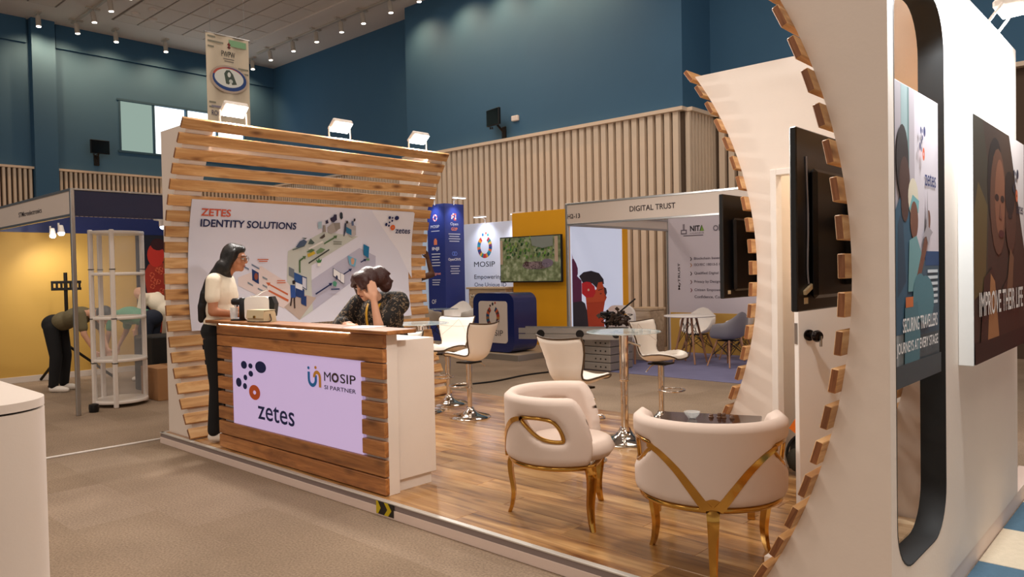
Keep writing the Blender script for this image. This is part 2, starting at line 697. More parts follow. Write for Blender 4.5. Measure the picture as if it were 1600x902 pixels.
def pillow(outer, holes, fmid, fnor, t_out, t_in, rnd, st=.02):
    """padded sheet: 2-D outline with holes, mapped by fmid with normals fnor, edges rounded over rnd"""
    outer = resample(outer, st)
    holes = [resample(h, st) for h in holes]
    loops = [outer] + holes
    vs, ed = [], []
    for lp in loops:
        o = len(vs)
        vs += lp
        ed += [(o + i, o + (i + 1) % len(lp)) for i in range(len(lp))]
    nb = len(vs)
    xs = [p[0] for p in outer]; ys = [p[1] for p in outer]
    def dist(p):
        return min(segd(p, lp[i], lp[(i + 1) % len(lp)]) for lp in loops for i in range(len(lp)))
    ds = [0.0] * nb
    y = min(ys)
    row = 0
    while y < max(ys):
        x = min(xs) + (row % 2) * st / 2
        while x < max(xs):
            p = (x, y)
            if inpoly(p, outer) and not any(inpoly(p, h) for h in holes):
                d = dist(p)
                if d > st * .45:
                    vs.append(p); ds.append(d)
            x += st
        y += st * .87
        row += 1
    V, E, F, ov, oe, of = delaunay_2d_cdt([Vector(p) for p in vs], ed, [], 0, 1e-7)
    src = [o[0] if o else -1 for o in ov]
    tri = []
    for f in F:
        c = (sum(V[i].x for i in f) / len(f), sum(V[i].y for i in f) / len(f))
        if inpoly(c, outer) and not any(inpoly(c, h) for h in holes):
            tri.append(tuple(f))
    mb = MB()
    top, bot = {}, {}
    for i, p in enumerate(V):
        d = ds[src[i]] if src[i] >= 0 else 0
        q = min(d / rnd, 1)
        h = math.sqrt(max(0, 1 - (1 - q) ** 2))
        c, n = Vector(fmid(p.x, p.y)), Vector(fnor(p.x, p.y))
        if d == 0:
            top[i] = bot[i] = len(mb.v); mb.v.append(c)
        else:
            top[i] = len(mb.v); mb.v.append(c + n * t_out * h)
            bot[i] = len(mb.v); mb.v.append(c - n * t_in * h)
    for f in tri:
        mb.f.append(tuple(top[i] for i in f)); mb.m.append(0)
        mb.f.append(tuple(bot[i] for i in reversed(f))); mb.m.append(0)
    return mb


def lerp_tab(tab, x):
    if x <= tab[0][0]: return tab[0][1]
    for (a, va), (b_, vb) in zip(tab, tab[1:]):
        if x <= b_:
            k = (x - a) / (b_ - a)
            return va + (vb - va) * k
    return tab[-1][1]


def smooth_path(pts, n=6):
    """Catmull-Rom through points"""
    P = [Vector(p) for p in pts]
    out = []
    for i in range(len(P) - 1):
        p0, p1, p2, p3 = P[max(i - 1, 0)], P[i], P[i + 1], P[min(i + 2, len(P) - 1)]
        for j in range(n):
            s = j / n
            out.append(.5 * ((2 * p1) + (p2 - p0) * s + (2 * p0 - 5 * p1 + 4 * p2 - p3) * s * s + (3 * p1 - p0 - 3 * p2 + p3) * s ** 3))
    out.append(P[-1])
    return out


def smooth_loop(pts, n=6):
    P = [Vector((p[0], p[1])) for p in pts]
    k = len(P)
    out = []
    for i in range(k):
        p0, p1, p2, p3 = P[i - 1], P[i], P[(i + 1) % k], P[(i + 2) % k]
        for j in range(n):
            s = j / n
            q = .5 * ((2 * p1) + (p2 - p0) * s + (2 * p0 - 5 * p1 + 4 * p2 - p3) * s * s + (3 * p1 - p0 - 3 * p2 + p3) * s ** 3)
            out.append((q.x, q.y))
    return out
# ================================================================== THE HALL
struct(MB().box(-24, 14, -15, 21, -.2, 0), 'floor', 'carpet', 'beige flecked carpet of the hall')
CZ = 8.5
struct(MB().box(-23.6, 14, -15, 15, CZ, CZ + .3), 'ceiling', 'ceiling_white')
XL = -23.17
# left wall with a window opening Y 8.5..12.4, z 5.24..6.73
mb = MB()
mb.box(XL - .3, XL, -15, 8.5, 0, CZ).box(XL - .3, XL, 12.4, 13.6, 0, CZ)
mb.box(XL - .3, XL, 8.5, 12.4, 0, 5.24).box(XL - .3, XL, 8.5, 12.4, 6.73, CZ)
wl = struct(mb, 'wall_left', 'hall_blue', 'tall blue painted wall with a strip window')
part(MB().box(XL, XL + .09, 6.9, 13.44, 7.86, CZ).box(XL, XL + .09, -15, 6.2, 7.86, CZ), 'cornice_band', 'hall_blue', wl)
part(MB().box(XL, XL + .3, 6.26, 6.82, 0, CZ), 'pilaster', 'hall_blue', wl)
part(MB().box(XL, XL + .3, -1.2, -.6, 0, CZ), 'pilaster', 'hall_blue', wl)
# window
win = thing('window_1', None, None, (XL - .05, 8.5, 5.24))
win['kind'] = 'structure'
mb = MB()
for y in (8.5, 9.47, 10.46, 11.43, 12.36):
    mb.box(XL - .12, XL + .02, y, y + .05, 5.24, 6.73)
mb.box(XL - .12, XL + .03, 8.45, 12.45, 5.2, 5.26).box(XL - .12, XL + .03, 8.45, 12.45, 6.7, 6.76)
part(mb, 'window_frame', 'hall_blue_dark', win)
for k, y in enumerate((8.55, 9.52, 10.51, 11.48)):
    part(MB().box(XL - .08, XL - .07, y, y + .92, 5.26, 6.7), 'pane', glow('frosted_daylight', '#a9c0b4', .75) if k == 0 else glow('daylight', '#f3fbff', 2.2), win)

# back wall: recessed part, projecting bay, right part
YB = 12.88
wb = struct(MB().box(XL, -15.5, 13.44, 13.7, 0, CZ).box(-15.5, -7.34, YB, 14.1, 0, CZ).box(-7.34, 14, 14.0, 14.3, 0, CZ),
            'wall_back', 'hall_blue', 'tall blue wall with a projecting bay')
# timber slat cladding below: each slat a part
def slat_run(name, n, p0, step, wx, wy, z0, z1, back):
    holder = thing(name, None, None, p0)
    holder['kind'] = 'structure'
    part(back, 'backing', 'hall_slat_back', holder)
    me = MB().box(0, wx, 0, wy, z0, z1).mesh('slat', 'hall_slat')
    for i in range(n):
        link('slat', me, holder, (step[0] * i, step[1] * i, 0))
    return holder
h = slat_run('trim_1', 76, (XL + .05, 4.2, 0), (0, .122), .1, .062, 0, 4.5, MB().box(XL, XL + .05, 2, 13.44, 0, 4.5))
part(MB().box(XL, XL + .2, 2, 13.44, 4.5, 4.56), 'cap_rail', 'hall_slat', h)
h = slat_run('trim_2', 58, (-22.9, 13.29, 0), (.128, 0), .068, .1, 0, 4.5, MB().box(-23, -15.5, 13.39, 13.44, 0, 4.5))
part(MB().box(-23, -15.5, 13.24, 13.44, 4.5, 4.56), 'cap_rail', 'hall_slat', h)
h = slat_run('trim_3', 44, (-15.5, YB - .14, 0), (.1865, 0), .115, .09, 0, 4.5, MB().box(-15.5, -7.3, YB - .05, YB, 0, 4.5))
part(MB().box(-15.5, -7.24, YB - .2, YB, 4.5, 4.57), 'cap_rail', 'hall_slat', h)
h = slat_run('trim_4', 9, (-7.3, YB + .02, 0), (0, .125), .09, .07, 0, 4.5, MB().box(-7.34, -7.3, YB, 14, 0, 4.5))
part(MB().box(-7.34, -7.14, YB, 14, 4.5, 4.57), 'cap_rail', 'hall_slat', h)
h = slat_run('trim_5', 22, (-7.1, 13.85, 0), (.2, 0), .12, .1, 3.0, 4.5, MB().box(-7.3, 0, 13.95, 14, 0, 4.5))
part(MB().box(-7.3, 0, 13.8, 14, 4.5, 4.57), 'cap_rail', 'hall_slat', h)

# ceiling tiles, each one a piece of the ceiling
ceil = bpy.data.objects['ceiling']
part(MB().box(-21.62, -10, 7.82, 11.55, CZ - .012, CZ + .01).box(-21.62, -10, 1.2, 6.5, CZ - .012, CZ + .01), 'tile_grid', 'ceiling_grid', ceil)
tile = MB().cbox(0, 1.17, 0, .578, -.035, 0, .008).mesh('ceiling_tile', 'ceiling_tile')
half = MB().cbox(0, .62, 0, .578, -.035, 0, .008).mesh('ceiling_tile', 'ceiling_tile')
for y0, rows in ((7.86, 6), (3.4, 5)):
    for j in range(rows):
        link('ceiling_tile', half, ceil, (-21.55, y0 + .615 * j, CZ))
        for i in range(8):
            link('ceiling_tile', tile, ceil, (-20.89 + 1.21 * i, y0 + .615 * j, CZ))
# dropped plaster strip beside the back track
part(MB().cbox(-20.6, -12, 11.36, 11.56, CZ - .07, CZ, .01), 'plaster_strip', 'ceiling_white', ceil)
# small round smoke detectors and vents on the tiles
for k, (x, y) in enumerate(((-20.0, 8.25), (-20.6, 8.05), (-18.9, 9.5), (-20.75, 8.55))):
    o = solid(MB().lathe([(.11, 0), (.11, -.03), (.075, -.055), (.02, -.06)], (x, y, CZ - .035), 18), 'smoke_detector', 'ceiling_white',
              'small round white detector on a ceiling tile', 'detector', (x, y, CZ - .095), 'round detectors on the ceiling tiles', smooth=30)

# spotlights
def make_spot():
    r = thing('ceiling_spotlight', 'small cylindrical white spotlight on the hall ceiling by the blue wall', 'spotlight', (0, 0, 0))
    part(MB().cbox(-.17, .17, -.05, .05, -.04, 0, .008), 'mounting_plate', 'lamp_body', r, False)
    part(MB().cyl((0, 0, -.04), (0, 0, -.12), .02).cyl((0, 0, -.1), (.03, 0, -.36), .062, n=18), 'housing', 'lamp_body', r, False, 40)
    part(MB().cyl((.03, 0, -.35), (.032, 0, -.375), .055, n=18), 'lens', glow('spot_lens', '#fff1dd', 9), r, False)
    return r
sp0 = make_spot()
first = True
def put_spot(x, y, rz, label, group):
    global first
    o = sp0 if first else copy_tree(sp0)
    first = False
    place(o, (x, y, CZ - .0), rz, label, group)
lab_l = 'white cylinder spotlight fixed singly to the ceiling edge beside the wall with the strip window'
for y in (6.3, 8.2, 9.57, 11.0, 12.3):
    put_spot(-22.4, y, 0, lab_l, 'single ceiling spotlights')
    spot('spot_beam', (-22.25, y, 8.06), (XL, y + .05, 6.6), 115, 125, 1, (1, .55, .27))
for x in (-22.3, -21.05, -19.9, -18.7):
    put_spot(x, 7.17, PI / 2, 'white cylinder spotlight on the short ceiling track beside the tile field', 'spotlights on the short track')
for x in (-21.06, -19.77, -18.55, -17.34, -16.35, -15.2, -14.1, -13, -11.9):
    put_spot(x, 12.15, PI / 2, 'white cylinder spotlight on the long ceiling track along the back wall', 'spotlights on the long track')
for x, p in ((-14.75, 130), (-13.2, 150), (-11.9, 150), (-10.6, 150), (-9.3, 130)):
    spot('spot_beam', (x, 12.1, 8.06), (x + .1, YB, 6.6), p * .8, 125, 1, (1, .55, .27))
spot('spot_beam', (-22.25, 7.17, 8.06), (XL, 7.0, 6.6), 115, 125, 1, (1, .55, .27))
solid(MB().cbox(-22.6, -12, 7.13, 7.21, CZ - .05, CZ, .006), 'ceiling_track', 'lamp_body', 'thin white lamp track between two fields of ceiling tiles', 'track', (-17.3, 7.17, CZ - .05))
solid(MB().cbox(-21.8, -8, 12.11, 12.19, CZ - .05, CZ, .006), 'ceiling_track', 'lamp_body', 'long thin white lamp track running along the back wall', 'track', (-14.9, 12.15, CZ - .05))

# wall monitors on brackets
def monitor(loc, rz, label, extra=False):
    r = thing('wall_monitor', label, 'monitor', loc, rz)
    part(MB().cbox(-.25, .25, -.35, -.28, .1, .48, .01), 'casing', 'black_plastic', r, False)
    part(MB().box(-.235, .235, -.353, -.35, .115, .465), 'screen', 'black_screen', r, False)
    part(MB().cyl((0, -.29, .2), (0, -.05, -.02), .025).cyl((0, -.05, -.12), (0, -.05, .08), .03), 'bracket_arm', 'dark_metal', r, False, 40)
    part(MB().cbox(-.07, .07, -.05, 0, -.2, .1, .01), 'wall_plate', 'dark_metal', r, False)
    part(MB().cyl((-.08, -.3, .08), (-.08, -.3, .03), .02).cyl((-.16, -.3, .09), (-.16, -.3, .04), .02), 'camera_eye', 'black_plastic', r, False, 40)
    return r
monitor((-11.98, YB, 4.78), R(-12), 'small black wall monitor on a bracket beside a junction box')
part(MB().cbox(-.1, .1, -.07, 0, -.06, .06, .012), 'box', 'plastic_white',
     thing('junction_box', 'small white junction box on the blue bay beside the wall monitor', 'junction box', (-11.62, YB, 5.02)), False)
monitor((XL + .0, 7.86, 4.95), PI / 2, 'small black wall monitor on a bracket below the strip window')

# hanging banner
bn = thing('hanging_banner', 'tall pale hanging banner with an oval badge print and dark lettering', 'banner', (-12.5, 6.4, 4.18))
cl = MB()
n = 16
pts = [(6.02 + .77 * i / n, -12.5 + .02 * math.sin(i * .9)) for i in range(n + 1)]
for a, b_ in zip(pts, pts[1:]):
    cl.add([(a[1], a[0], 4.19), (b_[1], b_[0], 4.19), (b_[1], b_[0], 5.68), (a[1], a[0], 5.68),
            (a[1] - .004, a[0], 4.19), (b_[1] - .004, b_[0], 4.19), (b_[1] - .004, b_[0], 5.68), (a[1] - .004, a[0], 5.68)],
           [(0, 1, 2, 3), (7, 6, 5, 4), (0, 4, 5, 1), (3, 2, 6, 7)])
part(cl, 'cloth', mat('banner_cloth', '#d8cbb4', .8), bn, smooth=60)
for z in (5.69, 4.185): part(MB().cyl((-12.5, 6.0, z), (-12.5, 6.82, z), .014), 'rod', 'alu', bn, smooth=40)
for y in (6.1, 6.72): part(MB().cyl((-12.5, y, 5.69), (-12.5, y, CZ), .003, n=6), 'wire', 'steel', bn)
P = Print((-12.475, 6.02, 4.19), (0, 1, 0), (0, 0, 1))
P.rect(.4, 1.33, .72, 1.44, '#86b288')
for y, a, b_ in ((1.42, .02, .16), (1.34, .02, .3), (1.25, .02, .13), (.95, .56, .75), (.87, .6, .75), (.3, .02, .14), (.22, .02, .1)):
    P.rect(a, y, b_, y + .03, '#8a8878')
P.oval(.39, .75, .35, .24, '#b7a595', 28).oval(.4, .755, .31, .205, '#2c4a86', 28).oval(.37, .8, .27, .15, '#b8564a', 28, 0, 20, 175).oval(.39, .77, .265, .16, '#dfe3dd', 28)
P.poly([(.3, .84), (.34, .9), (.4, .91), (.46, .85), (.53, .68), (.44, .66), (.42, .72), (.38, .66), (.33, .67)], '#4d5a52')
P.oval(.39, .83, .03, .045, '#dfe3dd').oval(.42, .72, .035, .035, '#c9d0ca')
P.oval(.4, 1.33, .012, .065, '#7c2c2c').oval(.4, 1.35, .03, .018, '#7c2c2c').oval(.4, 1.3, .03, .018, '#5a2323')
P.done(bn)
text('PWPW', '#3a3733', bn, (-12.474, 6.28, 5.32), (0, 1, 0), (0, 0, 1), .25, .1)
P = Print((-12.473, 6.28, 5.24), (0, 1, 0), (0, 0, 1)); P.rect(.03, .04, .23, .055, '#77706a').rect(.05, .0, .22, .015, '#77706a'); P.done(bn)
text('ROOTS', '#55536a', bn, (-12.474, 6.08, 4.28), (0, 1, 0), (0, 0, 1), .26, .09)
P = Print((-12.473, 6.08, 4.41), (0, 1, 0), (0, 0, 1)); P.rect(0, .01, .26, .045, '#8a8694'); P.done(bn)

# checker carpet tiles beside the right booth wall
cb = MB().cbox(0, .615, 0, .615, 0, .009, .003).mesh('carpet_tile', 'carpet_blue')
cw = MB().cbox(0, .615, 0, .615, 0, .009, .003).mesh('carpet_tile', 'carpet_beige')
fl = bpy.data.objects['floor']
for i in range(5):
    for j in range(12):
        link('carpet_tile', cb if j % 2 == 1 else cw, fl, (-.838 + .622 * i, 3.09 + .622 * j, 0))
# ================================================================== THE STAND
PX0, PX1, PY0, PY1, PZ = -7.03, -.838, 2.86, 6.16, .1
pf = thing('booth_platform', 'low wooden exhibition platform with white skirting and metal edge trim', 'platform', ((PX0 + PX1) / 2, PY0, 0))
part(MB().box(PX0, PX1 - .004, PY0 + .012, PY1, 0, PZ - .014).box(-.95, PX1 - .004, PY0 + .012, PY1, PZ - .014, PZ), 'core', 'skirt_white', pf)
part(MB().cbox(PX0, PX1, PY0 - .002, PY0 + .012, 0, .056, .002).cbox(PX0 - .012, PX0 + .002, PY0 - .002, PY1, 0, .056, .002), 'skirting', 'skirt_white', pf)
part(MB().box(PX0 - .006, PX1, PY0 + .003, PY0 + .012, .056, .092).box(PX0 - .006, PX0, PY0 + .003, PY1, .056, .092), 'edge_band', 'skirt_grey', pf)
part(MB().cbox(PX0 - .012, PX1, PY0 - .004, PY0 + .03, .09, .1, .002).cbox(PX0 - .012, PX0 + .03, PY0, PY1, .09, .1, .002), 'edge_trim', 'trim_silver', pf)
# planks, each a piece of the platform
random.seed(3)
pw, pl_ = .192, 1.285
lens = {}
y = PY0 + .031
row = 0
while y < PY1 - .02:
    w = min(pw, PY1 - y)
    x = PX0 + .031
    off = (.0, .52, .98, .31, .77)[row % 5] * pl_
    L = pl_ - off if off else pl_
    while x < PX1 - .14:
        l = min(L, PX1 - .105 - x)
        key = (round(l, 3), round(w, 3))
        if key not in lens:
            lens[key] = MB().cbox(.0006, l - .0006, .0006, w - .0006, 0, .014, .0016).mesh('plank', 'plank_wood')
        link('plank', lens[key], pf, (x - pf.location.x, y - pf.location.y, PZ - .014))
        x += L
        L = pl_
    y += pw
    row += 1
# hazard sticker on the edge
hs = thing('hazard_sticker', 'yellow and black chevron hazard sticker on the platform edge', 'sticker', (-3.73, PY0 - .004, .012))
part(MB().box(-.085, .085, -.0015, 0, 0, .08), 'film', 'black_plastic', hs, False)
P = Print((-3.815, PY0 - .0055, .012), (1, 0, 0), (0, 0, 1))
P.poly([(0, 0), (.018, 0), (.046, .04), (.018, .08), (0, .08)], '#c9b21c')
P.poly([(.078, 0), (.118, 0), (.152, .04), (.118, .08), (.078, .08), (.112, .04)], '#c9b21c')
P.done(hs)

# ---------------------------------------------------------------- curved slat walls
AR, AZ, NS = 2.334, 1.470, 21
def arc(phi):        # depth from the deepest point, height
    return AR - AR * math.cos(R(phi)), AZ + AR * math.sin(R(phi))

def slat_wall(t_, xdeep, s, y0, y1, slat_me, ks=range(NS)):
    """slats on an arc bulging away from the stand; s=+1: slats face +X"""
    for k in ks:
        phi = 35.6 - 3.488 * k
        d, z = arc(phi)
        x = xdeep + s * d
        # local mesh: thickness along x (front face at x=0, back at -thick), width along z
        o = link('slat', slat_me, t_, (x - t_.location.x, y0 - t_.location.y, z - t_.location.z), (0, (R(phi) if s > 0 else PI - R(phi)), 0))

def rib_poly(xdeep, s, xout, back, z0=.1, z1=2.84):
    """profile polygon in (x,z): curved edge sits 'back' behind the slat faces"""
    P = []
    rr = AR + back
    for i in range(33):
        zz = z0 + (z1 - z0) * i / 32
        dz = max(-rr, min(rr, zz - AZ))
        d = AR - math.sqrt(rr * rr - dz * dz)
        P.append((xdeep + s * d, zz))
    return P + [(xout, z1), (xout, z0)]

def end_cut(me):
    """sawn ends of a slat show darker end grain"""
    me.materials.append(MATS['end_grain'])
    for f in me.polygons:
        if abs(f.normal.y) > .9: f.material_index = 1
    return me

# left wall
lw = thing('slat_wall', 'curved wall of horizontal wooden slats carrying the wide poster', 'wall', (-6.8, 4.4, .1))
XD = -6.862
me_l = end_cut(MB().cbox(-.03, 0, 0, 3.07, -.048, .048, .003).mesh('slat', 'slat_wood'))
slat_wall(lw, XD, 1, 2.868, 5.94, me_l)
rp_ = rib_poly(XD, 1, -7.0, .0305)
part(MB().ext(rp_, lambda a, b_: (a, 2.925, b_), lambda a, b_: (a, 3.17, b_)), 'end_rib', 'white_paint', lw)
part(MB().ext(rp_, lambda a, b_: (a, 5.68, b_), lambda a, b_: (a, 5.9, b_)), 'end_rib', 'white_paint', lw)
part(MB().obox((-6.592, 4.42, 2.682), (1, 0, -.58), (0, 1, 0), (.58, 0, 1), .018, 1.26, .06), 'back_beam', 'white_paint', lw)
part(MB().box(-6.99, -6.93, 3.17, 5.68, .1, .2), 'foot_rail', 'white_paint', lw)

# poster: a flexible print bent along the slats
def on_wall(u, v_, l):
    z = 1.02 + v_
    c_ = math.sqrt(AR * AR - (z - AZ) ** 2)
    n_ = Vector((c_, 0, -(z - AZ))) / AR
    return Vector((XD + .003 + AR - c_, 3.16 + u, z)) + n_ * l
ps = thing('wall_poster', 'wide pale poster with an isometric airport drawing and bold heading', 'poster', (-6.85, 4.4, 1.02))
bd = MB()
for i in range(24):
    v0, v1 = -.002 + 1.2 * i / 24, -.002 + 1.2 * (i + 1) / 24
    q = [on_wall(a, b_, l) for l in (.006, 0) for a, b_ in ((-.085, v0), (2.505, v0), (2.505, v1), (-.085, v1))]
    bd.add(q, [(0, 1, 2, 3), (7, 6, 5, 4), (1, 5, 6, 2), (4, 0, 3, 7)] + ([(0, 4, 5, 1)] if i == 0 else []) + ([(3, 2, 6, 7)] if i == 23 else []))
part(bd, 'board', mat('poster_board', '#d8d8e6', .5), ps, smooth=30)
U, V_ = (0, 1, 0), (0, 0, 1)
P = Print((0, 0, 0), U, V_, lift=.0072, mapf=on_wall)
SH = [
 ('#e4e2ea', [(1.91, 1.189), (2.346, 0.753), (2.554, 0.432), (2.521, 1.189)]),
 ('#bfc3bc', [(0.929, 0.737), (1.324, 0.943), (1.773, 0.904), (1.208, 0.592), (1.2, 0.121), (1.03, 0.034), (0.914, 0.156)]),
 ('#b7b5c8', [(1.207, 0.438), (1.803, 0.78), (2.028, 0.692), (2.031, 0.587), (1.2, 0.121)]),
 ('#dccdcb', [(0.397, 0.48), (0.536, 0.53), (0.637, 0.589), (0.931, 0.416), (1.031, 0.262), (0.868, 0.159), (0.641, 0.276), (0.395, 0.402)]),
 ('#b9a79c', [(0.87, 0.172), (1.065, 0.302), (1.253, 0.253), (1.03, 0.034)]),
 ('#c4633c', [(0.926, 0.307), (0.729, 0.41), (0.737, 0.423), (0.686, 0.426), (0.713, 0.39), (0.721, 0.398), (0.922, 0.288)]),
 ('#c4633c', [(0.929, 0.245), (0.719, 0.351), (0.706, 0.338), (0.92, 0.222)]),
 ('#223a70', [(0.539, 0.563), (0.611, 0.523), (0.612, 0.41), (0.542, 0.451)]),
 ('#6e7d96', [(0.537, 0.613), (0.619, 0.569), (0.62, 0.553), (0.536, 0.597)]), ('#6e7d96', [(0.452, 0.596), (0.508, 0.567), (0.509, 0.549), (0.453, 0.578)]),
 ('#7f8a94', [(0.493, 0.439), (0.548, 0.405), (0.548, 0.389), (0.492, 0.42)]), ('#7f8a94', [(0.597, 0.377), (0.653, 0.348), (0.652, 0.332), (0.597, 0.36)]),
 ('#7f8a94', [(0.648, 0.409), (0.698, 0.384), (0.698, 0.368), (0.648, 0.393)]), ('#7f8a94', [(0.65, 0.489), (0.702, 0.464), (0.701, 0.448), (0.65, 0.47)]),
 ('#6d7680', [(0.942, 0.58), (1.003, 0.552), (1.002, 0.462), (0.941, 0.491)]), ('#2a4f8c', [(1.002, 0.524), (1.088, 0.488), (1.086, 0.398), (1.001, 0.428)]),
 ('#223a70', [(1.088, 0.488), (1.149, 0.467), (1.143, 0.334), (1.085, 0.371)]), ('#c9cbd8', [(1.097, 0.474), (1.141, 0.456), (1.136, 0.346), (1.094, 0.375)]),
 ('#223a70', [(1.015, 0.386), (1.114, 0.342), (1.108, 0.245), (1.009, 0.276)]), ('#223a70', [(1.071, 0.274), (1.134, 0.272), (1.124, 0.167), (1.065, 0.198)]),
 ('#dcdfe6', [(1.016, 0.421), (1.093, 0.391), (1.091, 0.332), (1.014, 0.362)]),
 ('#2e4f94', [(0.954, 0.395), (1.007, 0.387), (1.011, 0.262), (0.953, 0.262)]), ('#3a2a28', [(0.954, 0.265), (0.972, 0.264), (0.949, 0.179), (0.934, 0.18)]),
 ('#3a2a28', [(0.981, 0.263), (1, 0.263), (0.994, 0.153), (0.98, 0.153)]), ('#2a2024', [(0.978, 0.435), (1.001, 0.444), (1.015, 0.428), (1.005, 0.4), (0.98, 0.404)]),
 ('#4c6a44', [(1.058, 0.517), (1.056, 0.645), (1.102, 0.678), (1.094, 0.689), (1.136, 0.69), (1.127, 0.655), (1.116, 0.667), (1.073, 0.637), (1.075, 0.516)]),
 ('#4c6a44', [(1.343, 0.826), (1.463, 0.893), (1.451, 0.904), (1.501, 0.911), (1.491, 0.874), (1.477, 0.882), (1.35, 0.813)]),
 ('#3c4038', [(1.164, 0.62), (1.409, 0.765), (1.418, 0.753), (1.174, 0.609)]), ('#c2a534', [(1.149, 0.71), (1.227, 0.743), (1.248, 0.715), (1.162, 0.676)]),
 ('#6f8a64', [(1.252, 0.739), (1.306, 0.778), (1.365, 0.761), (1.325, 0.73), (1.269, 0.711)]), ('#55704a', [(1.139, 0.731), (1.193, 0.767), (1.24, 0.753), (1.196, 0.725)]),
 ('#3f7a44', [(1.255, 0.655), (1.279, 0.641), (1.292, 0.673), (1.301, 0.645), (1.329, 0.659), (1.314, 0.622), (1.273, 0.619)]), ('#e4e2de', [(1.269, 0.617), (1.313, 0.616), (1.307, 0.583), (1.276, 0.583)]),
 ('#4a5a74', [(1.011, 0.779), (1.054, 0.84), (1.099, 0.862), (1.14, 0.839), (1.119, 0.8), (1.051, 0.775)]), ('#4a5a5a', [(0.975, 0.755), (1.111, 0.8), (1.115, 0.79), (0.978, 0.747)]),
 ('#4a5a5a', [(1.074, 0.878), (1.137, 0.875), (1.115, 0.861)]), ('#4c5c58', [(1.151, 0.814), (1.178, 0.871), (1.229, 0.829), (1.207, 0.812)]),
 ('#e0dcd8', [(1.156, 0.77), (1.318, 0.849), (1.334, 0.837), (1.172, 0.756)]), ('#4c4440', [(1.282, 0.88), (1.319, 0.908), (1.339, 0.927), (1.349, 0.894), (1.315, 0.871)]),
 ('#8d8680', [(1.312, 1.013), (1.339, 1.013), (1.353, 0.943), (1.315, 0.942)]), ('#a39c98', [(1.367, 0.993), (1.426, 1.044), (1.497, 1.019), (1.496, 0.962), (1.425, 0.925), (1.382, 0.938)]),
 ('#8d8680', [(1.435, 1.037), (1.514, 1.047), (1.528, 0.984), (1.472, 0.961)]), ('#33304c', [(1.333, 1.057), (1.359, 1.072), (1.374, 1.035), (1.343, 1.027)]),
 ('#33304c', [(1.386, 1.087), (1.424, 1.107), (1.426, 1.128), (1.459, 1.129), (1.472, 1.074), (1.435, 1.045), (1.399, 1.059)]),
 ('#2c3440', [(1.496, 1.145), (1.511, 1.159), (1.531, 1.143), (1.542, 1.098), (1.528, 1.079), (1.505, 1.096)]),
 ('#a8a4a6', [(1.581, 1.074), (1.721, 1.016), (1.736, 0.923), (1.68, 0.898), (1.603, 0.947)]),
 ('#2c6f94', [(1.596, 1.007), (1.67, 0.978), (1.678, 0.916), (1.605, 0.943)]), ('#b4aeae', [(1.67, 0.978), (1.729, 0.968), (1.731, 0.922), (1.681, 0.894)]),
 ('#3a4258', [(1.575, 1.042), (1.596, 1.043), (1.603, 0.965), (1.584, 0.9), (1.576, 0.907)]), ('#5b6b8c', [(1.657, 1.069), (1.682, 1.07), (1.694, 1.024), (1.666, 1.017)]),
 ('#9fb9c8', [(1.247, 1.038), (1.287, 1.051), (1.297, 0.982), (1.255, 0.972)]),
 ('#1d2754', [(1.235, 0.296), (1.413, 0.388), (1.404, 0.401), (1.452, 0.404), (1.433, 0.368), (1.421, 0.377), (1.244, 0.283)]),
 ('#1d2754', [(1.591, 0.499), (1.667, 0.538), (1.658, 0.549), (1.705, 0.555), (1.688, 0.521), (1.677, 0.529), (1.6, 0.488)]),
 ('#1d2754', [(1.814, 0.629), (1.861, 0.65), (1.853, 0.659), (1.896, 0.659), (1.88, 0.632), (1.868, 0.64), (1.822, 0.618)]),
 ('#2c3358', [(1.464, 0.564), (1.573, 0.503), (1.572, 0.405), (1.464, 0.475)]), ('#e6e4e6', [(1.469, 0.557), (1.569, 0.5), (1.568, 0.413), (1.468, 0.482)]),
 ('#2c3358', [(1.553, 0.516), (1.607, 0.49), (1.604, 0.387), (1.552, 0.41)]), ('#e6e4e6', [(1.557, 0.51), (1.604, 0.487), (1.6, 0.393), (1.556, 0.416)]),
 ('#6fa6c2', [(1.645, 0.698), (1.76, 0.659), (1.744, 0.571), (1.669, 0.601)]), ('#c99a7c', [(1.686, 0.662), (1.717, 0.674), (1.735, 0.644), (1.726, 0.603), (1.696, 0.6)]),
 ('#1f6f9c', [(1.843, 0.824), (1.923, 0.794), (1.921, 0.669), (1.852, 0.707)]), ('#4f8f74', [(1.453, 0.411), (1.482, 0.425), (1.508, 0.402), (1.493, 0.362), (1.46, 0.372)]),
 ('#5f8a6a', [(1.891, 0.665), (1.933, 0.665), (1.933, 0.64), (1.892, 0.644)]),
]
for c, p in SH: P.poly(p, c)
P.oval(.576, .487, .02, .035, '#8a4a3a')
P.oval(1.6, 1.055, .012, .016, '#2a2024').oval(1.69, 1.083, .012, .016, '#2a2024').oval(1.505, .46, .014, .024, '#2c3358')
P.logo(2.11, .912, .53, .74)
for a, b_, c in ((.589, .65, .706), (.604, .632, .696)): P.rect(a, b_, c, b_ + .01, '#c4633c')
for a, b_, c in ((.80, .436, .89), (.797, .414, .893)): P.rect(a, b_, c, b_ + .009, '#c4633c')
for a, b_, c in ((1.45, .838, 1.555), (1.45, .816, 1.555)): P.rect(a, b_, c, b_ + .01, '#6d7064')
P.rect(1.425, .328, 1.534, .342, '#3a4468')
P.done(ps)
text('ZETES', '#c8553a', ps, (.006, 1.056, 0), U, V_, .288, .068, .02, mapf=on_wall)
text('IDENTITY SOLUTIONS', '#1d2754', ps, (.011, .957, 0), U, V_, .99, .07, .02, mapf=on_wall)
text('zetes', '#1c2658', ps, (2.272, .952, 0), U, V_, .217, .055, .01, mapf=on_wall)

